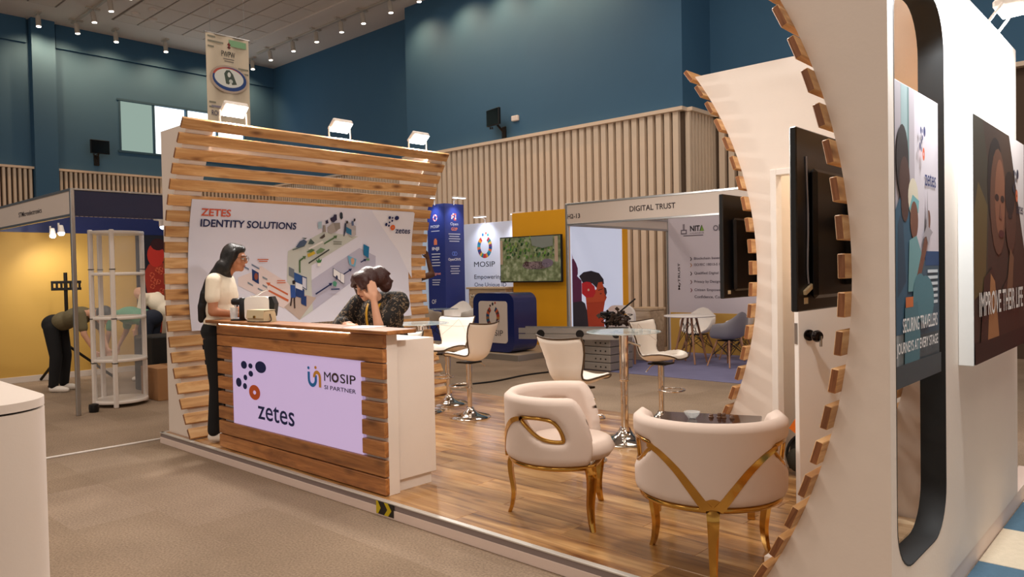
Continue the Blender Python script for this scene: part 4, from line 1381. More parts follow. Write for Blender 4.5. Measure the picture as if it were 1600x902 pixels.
def make_tub():
    r = thing('tub_chair', 'x', 'armchair', (0, 0, 0))
    part(pillow(shell_o, [leafR, leafL], shell_mid, shell_nor, .032, .05, .04, .02), 'upholstered_shell', 'velvet', r, False, 80)
    seat_o = [(.255 * math.cos(R(a)) * 1.02, .235 * math.sin(R(a)) - .0 + (.06 if math.sin(R(a)) > 0 else 0)) for a in range(0, 360, 10)]
    part(pillow(seat_o, [], lambda a, b_: (a, b_, .40), lambda a, b_: (0, 0, 1), .055, .045, .05, .03), 'seat_cushion', 'velvet', r, False, 80)
    # gold rail under the body
    rail = [shell_mid(-SM + 2 * SM * i / 40, .342) for i in range(41)]
    fr_ = [Vector((RX * .98 * math.sin(R(TH)) * (1 - 2 * i / 8), rail[-1].y + .03 * math.sin(PI * i / 8), .342)) for i in range(1, 8)]
    part(MB().tube(rail + fr_, .014, 8, closed=True), 'base_rail', 'gold', r, False, 60)
    part(MB().ext([(.29 * math.sin(R(a)), -.275 * math.cos(R(a))) for a in range(-TH, TH + 1, 8)], lambda a, b_: (a, b_, .345), lambda a, b_: (a, b_, .365)), 'seat_base', mat('under_grey', '#6d6056', .8), r, False)
    # gold inlay bands from the back centre up to the leaf frames
    for sg in (-1, 1):
        mb = MB()
        path = smooth_path([(.02, .352, 0), (.045, .385, 0), (.09, .45, 0), (.145, .52, 0), (.21, .575, 0), (.262, .599, 0), (.285, .603, 0)], 5)
        wid = lambda k_: .02 - .009 * k_
        prev = None
        for i, p in enumerate(path):
            k_ = i / (len(path) - 1)
            d = (path[min(i + 1, len(path) - 1)] - path[max(i - 1, 0)]).normalized()
            nx, ny = -d.y, d.x
            a = (p.x + nx * wid(k_), p.y + ny * wid(k_))
            b_ = (p.x - nx * wid(k_), p.y - ny * wid(k_))
            cur = []
            for (u, w_) in (a, b_):
                c = shell_mid(sg * u, w_); nn = shell_nor(sg * u, w_)
                cur += [c + nn * .036, c + nn * .018]
            if prev:
                o = len(mb.v); mb.v += prev + cur
                mb.f += [(o, o + 4, o + 6, o + 2), (o, o + 1, o + 5, o + 4), (o + 2, o + 6, o + 7, o + 3)]; mb.m += [0] * 3
            prev = cur
        part(mb, 'gold_inlay', 'gold', r, False, 40)
        lf = leafR if sg > 0 else leafL
        part(MB().tube([shell_mid(*q) + shell_nor(*q) * .012 for q in lf], .011, 8, closed=True), 'leaf_frame', 'gold', r, False, 60)
    tri_ = [(-.055, .352), (.055, .352), (.042, .385), (.014, .397), (0, .4), (-.014, .397), (-.042, .385)]
    mb = MB().ext(tri_, lambda a, b_: shell_mid(a, b_) + shell_nor(a, b_) * .036, lambda a, b_: shell_mid(a, b_) + shell_nor(a, b_) * .015)
    part(mb, 'gold_plate', 'gold', r, False)
    # three curved legs
    for (lx, ly) in ((0, -.29), (.255, .17), (-.255, .17)):
        d = Vector((lx, ly, 0)).normalized()
        b0 = Vector((lx, ly, 0))
        q = [b0 + d * .008 + Vector((0, 0, .345)), b0 + d * .026 + Vector((0, 0, .3)), b0 + d * .024 + Vector((0, 0, .23)), b0 + d * .01 + Vector((0, 0, .13)), b0 + d * .018 + Vector((0, 0, .05)), b0 + d * .034]
        pp = smooth_path(q, 5)
        mb = MB()
        side_ = Vector((-d.y, d.x, 0))
        prev = None
        for i, p in enumerate(pp):
            k_ = i / (len(pp) - 1)
            w_ = .03 - .017 * k_
            t_ = .018 - .006 * k_
            cur = [p + side_ * w_ + d * t_ * .6, p + d * t_, p - side_ * w_ + d * t_ * .6, p - side_ * w_ - d * t_, p + side_ * w_ - d * t_]
            if prev:
                o = len(mb.v); mb.v += prev + cur
                for j in range(5):
                    mb.f.append((o + j, o + (j + 1) % 5, o + 5 + (j + 1) % 5, o + 5 + j)); mb.m.append(0)
            else:
                mb.add(cur, [(4, 3, 2, 1, 0)])
            prev = cur
        mb.add(prev, [(0, 1, 2, 3, 4)])
        part(mb, 'leg', 'gold', r, False, 35)
    return r
tc_ = make_tub()
place(tc_, (-2.72, 3.37, PZ), face(.49, .30), 'white velvet tub chair with gold legs beside the counter, leaf opening on its side')
place(copy_tree(tc_), (-1.735, 3.25, PZ), face(-.29, .5), 'white velvet tub chair with its gold Y-shaped back inlay, beside the arch wall')

# ---- dark coffee table with small things on it
kt = thing('coffee_table', 'low table with a glossy dark brown top behind the tub chair', 'table', (-2.2, 4.1, PZ), R(22))
part(MB().cbox(-.3, .3, -.3, .3, .445, .475, .005), 'top', mat('dark_gloss', '#2b1712', .08), kt, False)
for sx in (-1, 1):
    for sy in (-1, 1):
        part(MB().cbox(sx * .26 - .02, sx * .26 + .02, sy * .26 - .02, sy * .26 + .02, 0, .445, .003), 'leg', 'gold', kt, False)
part(MB().cbox(-.26, .26, -.27, -.25, .1, .12, .002).cbox(-.26, .26, .25, .27, .1, .12, .002).cbox(-.27, -.25, -.26, .26, .1, .12, .002).cbox(.25, .27, -.26, .26, .1, .12, .002), 'stretcher', 'gold', kt, False)
g = thing('small_bowl', 'small clear glass bowl on the dark coffee table', 'bowl', (-2.33, 4.15, PZ + .475))
part(MB().lathe([(.02, 0), (.045, .03), (.05, .045), (.046, .045), (.04, .028), (.016, .006)], n=20), 'bowl', 'cup_glass', g, False, 50)
for i, (dx, dy, h_) in enumerate(((-.0, .0, .022), (.045, .02, .03), (.07, .03, .03), (.12, .04, .02))):
    q = (-2.26 + dx, 4.26 + dy, PZ + .475)
    solid(MB().lathe([(.016, 0), (.016, .006), (.012, .01), (.013, h_ - .006), (.009, h_)], q, 14), 'wooden_token', mat('token_brown', '#5a3a22', .5),
          'small dark round knob-like piece standing on the coffee table', 'token', q, 'small dark pieces on the coffee table', smooth=40)

# bag and orange cloth inside the store room doorway
bg = thing('backpack', 'dark backpack on the floor just inside the store room door', 'bag', (-1.965, 5.05, PZ))
part(MB().ell((0, 0, .15), (.12, .11, .15), 20, 12), 'body', mat('bag_dark', '#2a2a26', .8, bump=.5, bscale=20), bg, False, 80)
part(MB().ell((-.04, -.09, .11), (.07, .05, .08), 14, 8), 'pocket', mat('bag_dark2', '#3a372c', .8), bg, False, 80)
part(MB().tube(smooth_path([(-.05, -.04, .27), (-.09, -.08, .22), (-.11, -.09, .14), (-.08, -.1, .05)]), .01, 8), 'strap', 'black_matt', bg, False, 60)
oc = MB()
vs, fs = [], []
for i in range(9):
    for j in range(9):
        a, b_ = i / 8, j / 8
        vs.append((-2.035 + .15 * a + .12 * b_, 4.9 + .02 * math.sin(a * 4) * b_, .43 + .24 * a - .085 * b_))
for i in range(8):
    for j in range(8):
        fs.append((i * 9 + j, i * 9 + j + 1, (i + 1) * 9 + j + 1, (i + 1) * 9 + j))
k0 = len(vs)
vs2 = [(x, y_ + .012, z_) for x, y_, z_ in vs]
oc.add(vs + vs2, fs + [tuple(q + k0 for q in reversed(f)) for f in fs])
solid(oc, 'orange_cloth', 'cloth_orange', 'bright orange cloth draped over the dark backpack in the doorway', 'cloth', (-1.9, 5.0, .36), smooth=60)

# ================================================================== FLOODLIGHTS
def make_flood():
    r = thing('floodlight', 'x', 'floodlight', (0, 0, 0))
    # faces local +x and down
    M_ = Matrix.Translation((.03, 0, .12)) @ Matrix.Rotation(R(50), 4, 'Y')
    part(MB().cbox(-.05, 0, -.115, .115, -.075, .075, .012).xf(M_), 'housing', 'white_gloss', r, False, 40)
    part(MB().cbox(0, .006, -.105, .105, -.065, .065, .002).xf(M_), 'led_plate', glow('flood_led', '#fffaf2', 16), r, False)
    br = smooth_path([(0, -.125, .12), (0, -.128, .03), (0, -.11, .006), (0, 0, .004), (0, .11, .006), (0, .128, .03), (0, .125, .12)], 4)
    part(MB().tube(br, .008, 8), 'bracket', 'white_gloss', r, False, 60)
    return r
fl0 = make_flood()
FX = -6.5
for i, y in enumerate((3.36, 4.5, 5.53)):
    o = fl0 if i == 0 else copy_tree(fl0)
    place(o, (FX + .02, y, 2.882), 0, ('white floodlight lit on the slat wall above the orange heading of the poster', 'white floodlight lit on the slat wall above the isometric drawing', 'white floodlight lit on the end of the slat wall by the navy pillar')[i], 'floodlights on the slat wall')
    a = area('flood_beam', (FX + .12, y, 2.99), .22, 52, (1, .95, .9), (0, R(-48), 0), .15)
for y, lb__ in ((4.76, 'white floodlight lit above the light box on the arch wall'), (3.5, 'white floodlight lit above the rounded opening of the arch wall')):
    o = copy_tree(fl0)
    place(o, (-.862, y + .1, 2.783), 0, lb__)
    o.rotation_euler = (0, R(38), 0)
    area('flood_beam', (-.66, y + .1, 2.8), .2, 44, (.94, .98, 1), (0, R(20), 0), .14)

# the facing pair on top of the arch wall
for y, lb__ in ((3.15, 'white floodlight lit on top of the arch slats above the tub chairs'),):
    o = copy_tree(fl0)
    place(o, (-1.46, y, 2.885), PI, lb__)
    area('flood_beam', (-1.58, y, 2.99), .22, 36, (1, .95, .9), (0, R(48), 0), .15)

# white counter at the left edge of the picture
fc = thing('white_counter', 'plain white counter with a rounded corner standing on the carpet', 'counter', (-3.45, 0, 0))
def rc(x0, x1, y0, y1, r, n=10):
    P = [(x0, y0), (x1, y0)]
    for i in range(n + 1):
        a = R(90 * i / n)
        P.append((x1 - r + r * math.cos(a), y1 - r + r * math.sin(a)))
    return P + [(x0, y1)]
part(MB().ext(rc(-3.95, -3.045, -1.5, .885, .2), lambda a, b_: (a, b_, 0), lambda a, b_: (a, b_, 1.036)), 'body', 'white_paint', fc, smooth=30)
part(MB().ext(rc(-3.95, -3.055, -1.5, .875, .2), lambda a, b_: (a, b_, 1.036), lambda a, b_: (a, b_, 1.044)), 'groove', 'dark_metal', fc, smooth=30)
part(MB().ext(rc(-3.95, -3.045, -1.5, .885, .2), lambda a, b_: (a, b_, 1.044), lambda a, b_: (a, b_, 1.075)), 'top_slab', 'white_paint', fc, smooth=30)

# thin white floor cable strip left of the platform
solid(MB().tube([(-7.18, 2.95, .008), (-7.19, 1.5, .008), (-7.18, -.5, .008)], .009, 8), 'floor_cable', 'plastic_white', 'thin white cable running over the carpet to the platform corner', 'cable', (-7.18, 1.5, 0), smooth=60)
solid(MB().tube(smooth_path([(-7.29, 6.36, .012), (-7.31, 6.85, .012), (-7.17, 7.38, .012), (-7.23, 8.1, .012), (-7.14, 8.6, .012), (-6.9, 8.95, .012)], 8), .012, 8), 'floor_cable', 'black_plastic', 'thin black cable crossing the carpet behind the bar stools', 'cable', (-6.2, 7.2, 0), smooth=60)
# ================================================================== SHELL CHAIRS (Eames-like bucket on dowel legs)
def bucket(h_front=.415, zs=.43):
    tab = [(0, h_front), (25, .425), (50, .50), (72, .63), (95, .655), (120, .665), (145, .74), (165, .81), (180, .825)]
    nu, nr = 40, 12
    outer, inner = [], []
    for i in range(nr + 1):
        r_ = i / nr
        for j in range(nu):
            a = 2 * PI * j / nu                      # 0 = front (+y)
            deg = abs((math.degrees(a) + 180) % 360 - 180)
            h = lerp_tab(tab, deg)
            ex = .31 if True else 0
            ca, sa = math.cos(a), math.sin(a)
            m_ = (abs(ca) ** 2.6 + abs(sa) ** 2.6) ** (-1 / 2.6)
            px = ex * sa * m_
            py = (.25 if ca > 0 else .28) * ca * m_
            k = 1 - (1 - r_) ** 1.7
            z = zs - .02 * (1 - r_ ** 2) + (h - zs) * r_ ** 3.2
            p = Vector((px * k * .93, py * k * .93, z))
            outer.append(p)
            inner.append(p + Vector((-px * .02 * r_, -py * .02 * r_, .009)))
    mb = MB()
    F = []
    for i in range(nr):
        for j in range(nu):
            F.append((i * nu + j, i * nu + (j + 1) % nu, (i + 1) * nu + (j + 1) % nu, (i + 1) * nu + j))
    mb.add(outer, F)
    mb.add(inner, [tuple(reversed(f)) for f in F])
    o = len(outer)
    mb.f += [(nr * nu + j, nr * nu + (j + 1) % nu, o + nr * nu + (j + 1) % nu, o + nr * nu + j) for j in range(nu)]
    mb.m += [0] * nu
    return mb
def make_shell(matname):
    r = thing('shell_chair', 'x', 'chair', (0, 0, 0))
    part(bucket(), 'shell', matname, r, False, 60)
    for sx in (-1, 1):
        for sy in (-1, 1):
            part(MB().tube([(sx * .12, sy * .11, .40), (sx * .24, sy * .21, .007)], [.016, .012], 10), 'leg', 'leg_wood', r, False, 40)
    w = MB()
    for sx in (-1, 1):
        w.tube([(sx * .13, -.12, .37), (sx * .19, .17, .16)], .005, 6).tube([(sx * .13, .12, .37), (sx * .19, -.17, .16)], .005, 6)
    for sy in (-1, 1):
        w.tube([(-.13, sy * .12, .37), (.19, sy * .17, .16)], .005, 6).tube([(.13, sy * .12, .37), (-.19, sy * .17, .16)], .005, 6)
    part(w, 'wire_brace', 'black_plastic', r, False, 60)
    part(MB().cbox(-.13, .13, -.12, .12, .385, .4, .004), 'mount_plate', 'black_plastic', r, False)
    return r
def face_(dx, dy): return math.atan2(dy, dx) - PI / 2
sw = make_shell('plastic_white')
CG = 'shell chairs on wooden legs'
place(sw, (-6.25, 11.35, .012), face_(.1, -1), 'white shell chair behind the round table, facing out of the booth', CG)
place(copy_tree(sw), (-5.62, 11.5, .012), face_(-1, -.1), 'white shell chair with arms partly hidden behind the grey shell chair', CG)
place(copy_tree(sw), (-4.85, 11.55, .012), face_(-.6, -1), 'white shell chair in the corner by the lilac panel and the television', CG)
place(copy_tree(sw), (-11.15, 10.46, .1), face_(.3, -1), 'white shell chair beside the wooden desk and navy pillar', CG)
place(copy_tree(sw), (-10.46, 10.3, .1), face_(-.6, .1), 'white shell chair between the wooden desk and the navy rounded counter', CG)
sg_ = make_shell('plastic_grey')
place(sg_, (-5.33, 10.62, .012), face_(-.95, .2), 'grey shell chair turned sideways on the blue rug', CG)
sb_ = make_shell(None or mat('plastic_sand', '#cbbfb2', .4))
place(sb_, (-11.3, 9.83, .1), face_(-.1, .8), 'sand coloured shell chair in front of the navy pillar', CG)

# ================================================================== DIGITAL TRUST BOOTH
DX, DY, DY2, DX2 = -7.2, 9.1, 12.03, -3.4
solid(MB().cbox(DX, DX2, DY + .03, DY2 - .02, 0, .011, .004), 'booth_rug', 'rug_blue', 'blue grey rug covering the floor of the lilac panelled booth', 'rug', ((DX + DX2) / 2, DY, 0))
dt = thing('trade_booth', 'aluminium shell scheme booth with a white name board and lilac back panel', 'booth', (-5.3, DY, .0))
for x, y in ((DX, DY), (DX2, DY), (DX, DY2), (DX2, DY2)):
    part(MB().cbox(x - .022, x + .022, y - .022, y + .022, .012, 2.53, .006), 'post', 'alu', dt)
part(MB().cbox(DX - .02, DX2 + .02, DY - .012, DY + .012, 2.22, 2.51, .003), 'name_board', 'fascia_white', dt)
part(MB().cbox(DX - .02, DX2 + .02, DY - .02, DY + .02, 2.195, 2.225, .003).cbox(DX - .02, DX2 + .02, DY - .02, DY + .02, 2.505, 2.535, .003), 'beam', 'alu', dt)
part(MB().cbox(DX - .02, DX + .02, DY + .02, DY2, 2.19, 2.225, .003).cbox(DX - .02, DX + .02, DY + .02, DY2, 2.36, 2.4, .003), 'side_beam', 'alu', dt)
part(MB().box(DX - .008, DX + .008, DY + .02, DY2, 2.225, 2.36), 'side_board', 'fascia_white', dt)
part(MB().cbox(DX + .02, DX2 - .02, DY2 - .012, DY2 + .012, .012, 2.42, .003), 'back_panel', 'panel_lilac', dt)
part(MB().cbox(DX2 - .01, DX2 + .01, DY + .02, DY2 - .02, .012, 2.42, .003), 'side_panel', 'panel_lilac', dt)
part(MB().cbox(DX + .05, DX2 - .05, DY2 - .02, DY2 - .013, .012, .72, .002), 'lower_panel', 'mustard', dt)
Uf, Vf = (1, 0, 0), (0, 0, 1)
text('H2-13', '#33272a', dt, (-7.18, DY - .013, 2.3), Uf, Vf, .24, .07, .015)
text('DIGITAL TRUST', '#33272a', dt, (-6.05, DY - .013, 2.332), Uf, Vf, .74, .078, .012)
yb = DY2 - .013
for z, s_, w in ((1.66, 'Blockchain based Digital', .72), (1.55, 'ISO/IEC 18013-5 Compliant', .76), (1.4, 'Qualified Digital Signature', .76), (1.25, 'Privacy by Design, Interop', .74), (1.105, 'Citizen Empowerment', .7), (.985, 'Confidence, Control', .64)):
    text(s_, '#5b5360', dt, (-6.665, yb, z - .012), Uf, Vf, w, .058, .01)
P = Print((-7.2, yb, 0), Uf, Vf)
for z, c in ((1.675, '#33272a'), (1.565, '#a8703c'), (1.415, '#33272a'), (1.265, '#5a2630'), (1.12, '#7a2630')):
    P.poly([(.455, z - .035), (.47, z - .035), (.495, z), (.47, z + .035), (.455, z + .035), (.478, z)], c)
P.rect(.32, 2.12, .36, 2.3, '#8a828c').rect(.28, 2.12, .4, 2.2, '#6d6672').rect(.3, 2.14, .38, 2.18, '#cfc8d2')
P.rect(.33, 2.085, .72, 2.098, '#5b5360')
P.ring(.96, 2.2, .05, .05, .03, .03, ['#7a7480'], 16)
P.done(dt)
text('NITA', '#2c2a30', dt, (-6.735, yb, 2.165), Uf, Vf, .275, .1, .03)
P = Print((-6.735, yb - .004, 2.165), Uf, Vf); P.poly([(.2, .0), (.235, .1), (.275, 0)], '#7ba04a'); P.done(dt)
text('UGANDA', '#5b5360', dt, (-6.735, yb, 2.12), Uf, Vf, .275, .022, 0)
text('LG', '#2c2a30', dt, (-6.18, yb, 2.15), Uf, Vf, .2, .11, .03)
# vertical lettering
text('MyTRUST', '#33272a', dt, (-6.935, yb, 1.13), (0, 0, 1), (-1, 0, 0), .48, .055, .012)

# printed light panel on the booth's open side
lp = thing('backlit_display', 'bright panel printed with a red flower girl and purple figure', 'panel', (DX + .03, 9.8, .012))
part(MB().cbox(DX + .024, DX + .05, 9.13, 10.5, .012, 2.185, .003), 'panel', mat('panel_bright', '#cdd6ee', .5, emit=.42), lp)
xs_ = DX + .05
P = Print((xs_, 9.12, 0), (0, 1, 0), (0, 0, 1), .001, .0006)
P.poly([(.02, 1.69), (.06, 1.69), (.12, 1.62), (.16, 1.54), (.16, 1.46), (.14, 1.42), (.25, 1.35), (.25, 1.01), (.02, 1.02)], '#6a2f58').poly([(.02, 1.77), (.05, 1.69), (.02, 1.68)], '#c9b8d8')
P.poly([(.02, 1.02), (.25, 1.03), (.33, .99), (.45, .7), (.5, .2), (.02, .2)], '#3a3540').poly([(.36, 1.0), (.86, 1.0), (.8, .8), (.9, .3), (.45, .3)], '#c84a2c')
P.poly([(.19, 1.42), (.3, 1.48), (.5, 1.5), (.71, 1.46), (.83, 1.36), (.84, 1.28), (.71, 1.29), (.65, 1.22), (.52, 1.3), (.29, 1.3)], '#2f2a34').poly([(.83, 1.24), (.9, 1.21), (.92, 1.14), (.87, 1.07), (.84, 1.13)], '#4a3440')
P.poly([(.34, 1.15), (.63, 1.2), (.68, 1.31), (.79, 1.32), (.83, 1.23), (.85, 1.13), (.91, 1.06), (.86, 1.0), (.36, 1.0)], '#d95a34')
P.poly([(.25, 1.31), (.37, 1.33), (.47, 1.32), (.58, 1.25), (.61, 1.15), (.54, 1.08), (.36, 1.08), (.25, 1.15)], '#d92c34').oval(.42, 1.2, .025, .02, '#f2c8b0')
P.poly([(.67, 1.19), (.8, 1.21), (.8, 1.2), (.68, 1.18)], '#3a2028').oval(.745, 1.13, .03, .012, '#8a3a24').poly([(.85, 1.13), (.91, 1.06), (.86, 1.05)], '#c44c2c')
P.done(lp)
part(MB().cbox(DX + .02, DX + .055, 10.5, 10.66, .012, 2.185, .003), 'orange_edge', 'yellow_wall', lp)

# round table with wooden legs
rt = thing('cafe_table', 'round white cafe table on wooden legs with crossed wires', 'table', (-6.0, 10.65, .012))
part(MB().lathe([(0, .735), (.385, .735), (.4, .742), (.4, .752), (.39, .76), (0, .76)], n=40), 'top', 'plastic_white', rt, False, 40)
for i in range(4):
    a = R(45 + 90 * i)
    part(MB().tube([(.1 * math.cos(a), .1 * math.sin(a), .735), (.27 * math.cos(a), .27 * math.sin(a), .006)], [.02, .014], 10), 'leg', 'leg_wood', rt, False, 40)
w = MB()
for i in range(4):
    a, b_ = R(45 + 90 * i), R(135 + 90 * i)
    f = lambda q, z, r_: (r_ * math.cos(q), r_ * math.sin(q), z)
    w.tube([f(a, .66, .115), f(b_, .3, .2)], .005, 6).tube([f(b_, .66, .115), f(a, .3, .2)], .005, 6)
part(w, 'wire_brace', 'black_plastic', rt, False, 60)

# stacked grey flight cases and a folded ladder near the booth post
gcase = lambda: mat('case_grey', '#a39a92', .45, metal=.4, var=.06, vscale=20)
for i in range(4):
    zb = .012 + .118 * i
    c_ = thing('flat_case', 'flat grey case in the stack under the ladder, %s' % ('lowest on the rug', 'second above the rug', 'third above the rug', 'topmost, touching the ladder')[i], 'case', (-6.72, 9.4, zb))
    part(MB().cbox(-.28, .28, -.3, .3, .004, .114, .01), 'shell', gcase(), c_, False)
    part(MB().cbox(-.285, -.19, -.306, -.295, .008, .11, .003), 'corner_plate', 'black_plastic', c_, False)
    for k in range(3):
        part(MB().cyl((.02 + .09 * k, -.306, .058), (.02 + .09 * k, -.299, .058), .012, n=10), 'rivet', 'black_plastic', c_, False)
ld = thing('folding_ladder', 'folded aluminium ladder lying on the stack of flat grey cases', 'ladder', (-6.75, 9.05, .487), R(24))
for dy in (-.17, .17):
    for zz in (.04, .13):
        part(MB().obox((-.27, dy, zz), (1, 0, 0), (0, 1, 0), (0, 0, 1), .8, .018, .038), 'rail', 'alu', ld, False)
for k in range(6):
    x = -1.0 + .27 * k
    part(MB().cyl((x, -.16, .04), (x, .16, .04), .015, n=10), 'rung', 'alu', ld, False)
    part(MB().cyl((x + .1, -.16, .13), (x + .1, .16, .13), .015, n=10), 'rung', 'alu', ld, False)
for x in (-.72, -.12, .42):
    part(MB().cyl((x, -.2, .085), (x, -.187, .085), .06, n=16), 'hinge_joint', 'black_plastic', ld, False, 40)
# dark gear bundle on the ladder
gb = thing('gear_bundle', 'dark bundle of gear and straps resting on the ladder', 'bundle', (-6.42, 9.2, .66))
rr = random.Random(4)
mb = MB()
for k in range(70):
    a = Vector((rr.gauss(0, .1), rr.gauss(0, .08), .03 + abs(rr.gauss(.09, .06))))
    d = Vector((rr.uniform(-1, 1), rr.uniform(-1, 1), rr.uniform(-.6, 1)))
    mb.obox(a, d, d.orthogonal(), d.cross(d.orthogonal()), rr.uniform(.02, .06), rr.uniform(.012, .03), rr.uniform(.004, .014))
part(mb, 'bag', mat('gear_dark', '#3a291d', .7, var=.5, vscale=12), gb, False)
gb.children[-1]['kind'] = 'stuff'
mb = MB()
for k in range(14):
    a = [(rr.gauss(0, .11), rr.gauss(0, .09), rr.uniform(.02, .22)) for _ in range(4)]
    mb.tube(smooth_path(a, 5), .006, 6)
part(mb, 'strap_tangle', 'dark_metal', gb, False, 60)
part(MB().cbox(-.2, -.03, -.1, .06, .17, .23, .015), 'camera_body', 'black_plastic', gb, False)
part(MB().cyl((0, 0, .16), (.3, .1, .42), .012, n=8), 'pole_handle', 'dark_metal', gb, False)
# white rounded seat behind, wooden low counter behind
wc = thing('white_lounge_seat', 'white rounded seat back with a looped handle behind the ladder', 'seat', (-6.84, 9.98, .012))
part(MB().ext(rrect(-.26, .26, .3, .93, .16), lambda a, b_: (a, -.03, b_), lambda a, b_: (a, .03, b_)), 'back', 'plastic_white', wc, False, 50)
part(MB().cbox(-.25, .25, .03, .46, .34, .43, .03), 'seat', 'plastic_white', wc, False, 50)
part(MB().tube(smooth_path([(-.08, -.05, .72), (-.04, -.06, .79), (.12, -.06, .79), (.17, -.05, .72)]), .014, 8), 'handle', 'gold', wc, False, 60)
for sx in (-.21, .21):
    for sy in (.06, .42):
        part(MB().cyl((sx, sy, 0), (sx, sy, .35), .018, n=10), 'leg', 'leg_wood', wc, False)
wdk = thing('low_wood_counter', 'low pale wooden counter behind the gear bundle', 'counter', (-6.85, 10.62, .012))
part(MB().cbox(-.2, .2, -.1, .35, 0, .82, .01), 'body', 'pale_wood', wdk, False)
part(MB().cbox(-.22, .22, -.12, .37, .82, .86, .006), 'top', 'pale_wood', wdk, False)

# ================================================================== MOSIP BOOTH
mp = thing('low_platform', 'low beige platform edged with metal trim under the navy counter', 'platform', (-11, 9.35, 0))
part(MB().box(-14.5, -8.5, 9.352, 12.1, 0, .088), 'core', 'skirt_white', mp)
part(MB().cbox(-14.5, -8.495, 9.345, 12.1, .088, .1, .003), 'floor_board', mat('platform_beige', '#b59f84', .7, var=.06), mp)
part(MB().cbox(-14.5, -8.48, 9.335, 9.36, .0, .1, .003).cbox(-8.505, -8.48, 9.36, 12.1, 0, .1, .003), 'edge_trim', 'alu', mp)
# pillar
pi_ = thing('navy_pillar', 'tall navy pillar printed with white logos and lines of text', 'pillar', (-11.8, 10.8, .1))
part(MB().cbox(-12.05, -11.51, 10.5, 11.05, .1, 2.945, .004), 'body', mat('navy_print', '#2b3a86', .45), pi_)
Pf = Print((-12.05, 10.5, 0), (1, 0, 0), (0, 0, 1))
cx = .25
Pf.ring(cx, 2.66, .07, .075, .04, .045, ['#e0577a', '#f2b0a0', '#d8dcf0'], 12)
for z, hw in ((2.38, .13),): Pf.rect(cx - hw, z, cx + hw, z + .014, '#d8dcf0')
Pf.rect(cx - .05, 2.1, cx + .05, 2.2, '#ee8a66').rect(cx - .03, 2.2, cx + .03, 2.23, '#ee8a66')
for i in range(5): Pf.rect(cx - .13 + .01 * (i % 2), 1.9 - .06 * i, cx + .14 - .015 * (i % 3), 1.92 - .06 * i, '#d8dcf0')
for i in range(3): Pf.rect(cx - .12, 1.36 - .05 * i, cx + .13 - .02 * i, 1.378 - .05 * i, '#d8dcf0')
Pf.done(pi_)
text('MOSIP', '#e6e8f6', pi_, (-11.94, 10.5, 2.45), (1, 0, 0), (0, 0, 1), .27, .06, 0)
text('INJI', '#e6e8f6', pi_, (-11.91, 10.5, 1.97), (1, 0, 0), (0, 0, 1), .22, .085, .04)
text('esignet', '#e89a9a', pi_, (-11.95, 10.5, 1.46), (1, 0, 0), (0, 0, 1), .3, .07, .03)
text('OF', '#e6e8f6', pi_, (-11.95, 10.5, .87), (1, 0, 0), (0, 0, 1), .14, .09, .01)
Ps = Print((-11.51, 10.5, 0), (0, 1, 0), (0, 0, 1))
rr = random.Random(2)
for i in range(5):
    for j in range(4):
        if rr.random() < .75: Ps.rect(.19 + .035 * j, 2.6 + .03 * i, .22 + .035 * j, 2.625 + .03 * i, rr.choice(['#e8604a', '#f0b0a8', '#ffffff']))
for i in range(4): Ps.rect(.1 + .02 * (i % 2), 2.31 - .05 * i, .43 - .03 * (i % 2), 2.328 - .05 * i, '#d8dcf0')
Ps.ring(.23, 1.91, .05, .05, .03, .03, ['#6a86e0'], 6).ring(.29, 1.91, .05, .05, .03, .03, ['#6a86e0'], 6)
for i in range(4): Ps.rect(.13 + .02 * (i % 2), 1.64 - .05 * i, .4 - .03 * (i % 2), 1.658 - .05 * i, '#d8dcf0')
Ps.done(pi_)
text('Open', '#e6e8f6', pi_, (-11.51, 10.66, 2.48), (0, 1, 0), (0, 0, 1), .22, .08, 0)
text('G2P', '#ee8a66', pi_, (-11.51, 10.68, 2.39), (0, 1, 0), (0, 0, 1), .18, .065, .03)
text('OpenCRVS', '#e6e8f6', pi_, (-11.51, 10.58, 1.75), (0, 1, 0), (0, 0, 1), .35, .07, .03)
# white banner wall
bw = thing('white_backdrop', 'white backdrop with a multicoloured ring logo and dark heading', 'backdrop', (-11.9, 11.9, .1))
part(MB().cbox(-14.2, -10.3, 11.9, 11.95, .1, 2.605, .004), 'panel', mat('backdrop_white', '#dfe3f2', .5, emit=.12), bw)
P = Print((-11.75, 11.9, 2.075), (1, 0, 0), (0, 0, 1))
ringc = ['#d8493c', '#e8a23c', '#2a6fae', '#3aa0a8', '#e0703c', '#1d4f86', '#7a3a6a', '#e8c04a', '#2a8a8c', '#c8344a']
P.ring(0, 0, .23, .25, .13, .155, ringc, 20, 120, 420)
P.oval(-.05, .27, .03, .035, '#2a6fae').oval(.05, .3, .025, .03, '#d8493c').oval(.11, .26, .03, .03, '#3aa0a8')
P.done(bw)
text('MOSIP', '#262b3a', bw, (-12.09, 11.9, 1.635), (1, 0, 0), (0, 0, 1), .65, .115, 0)
text('Empowering', '#262b4a', bw, (-12.09, 11.9, 1.335), (1, 0, 0), (0, 0, 1), .86, .125, .004)
text('One Unique ID', '#4a5274', bw, (-12.09, 11.9, 1.165), (1, 0, 0), (0, 0, 1), .98, .12, 0)
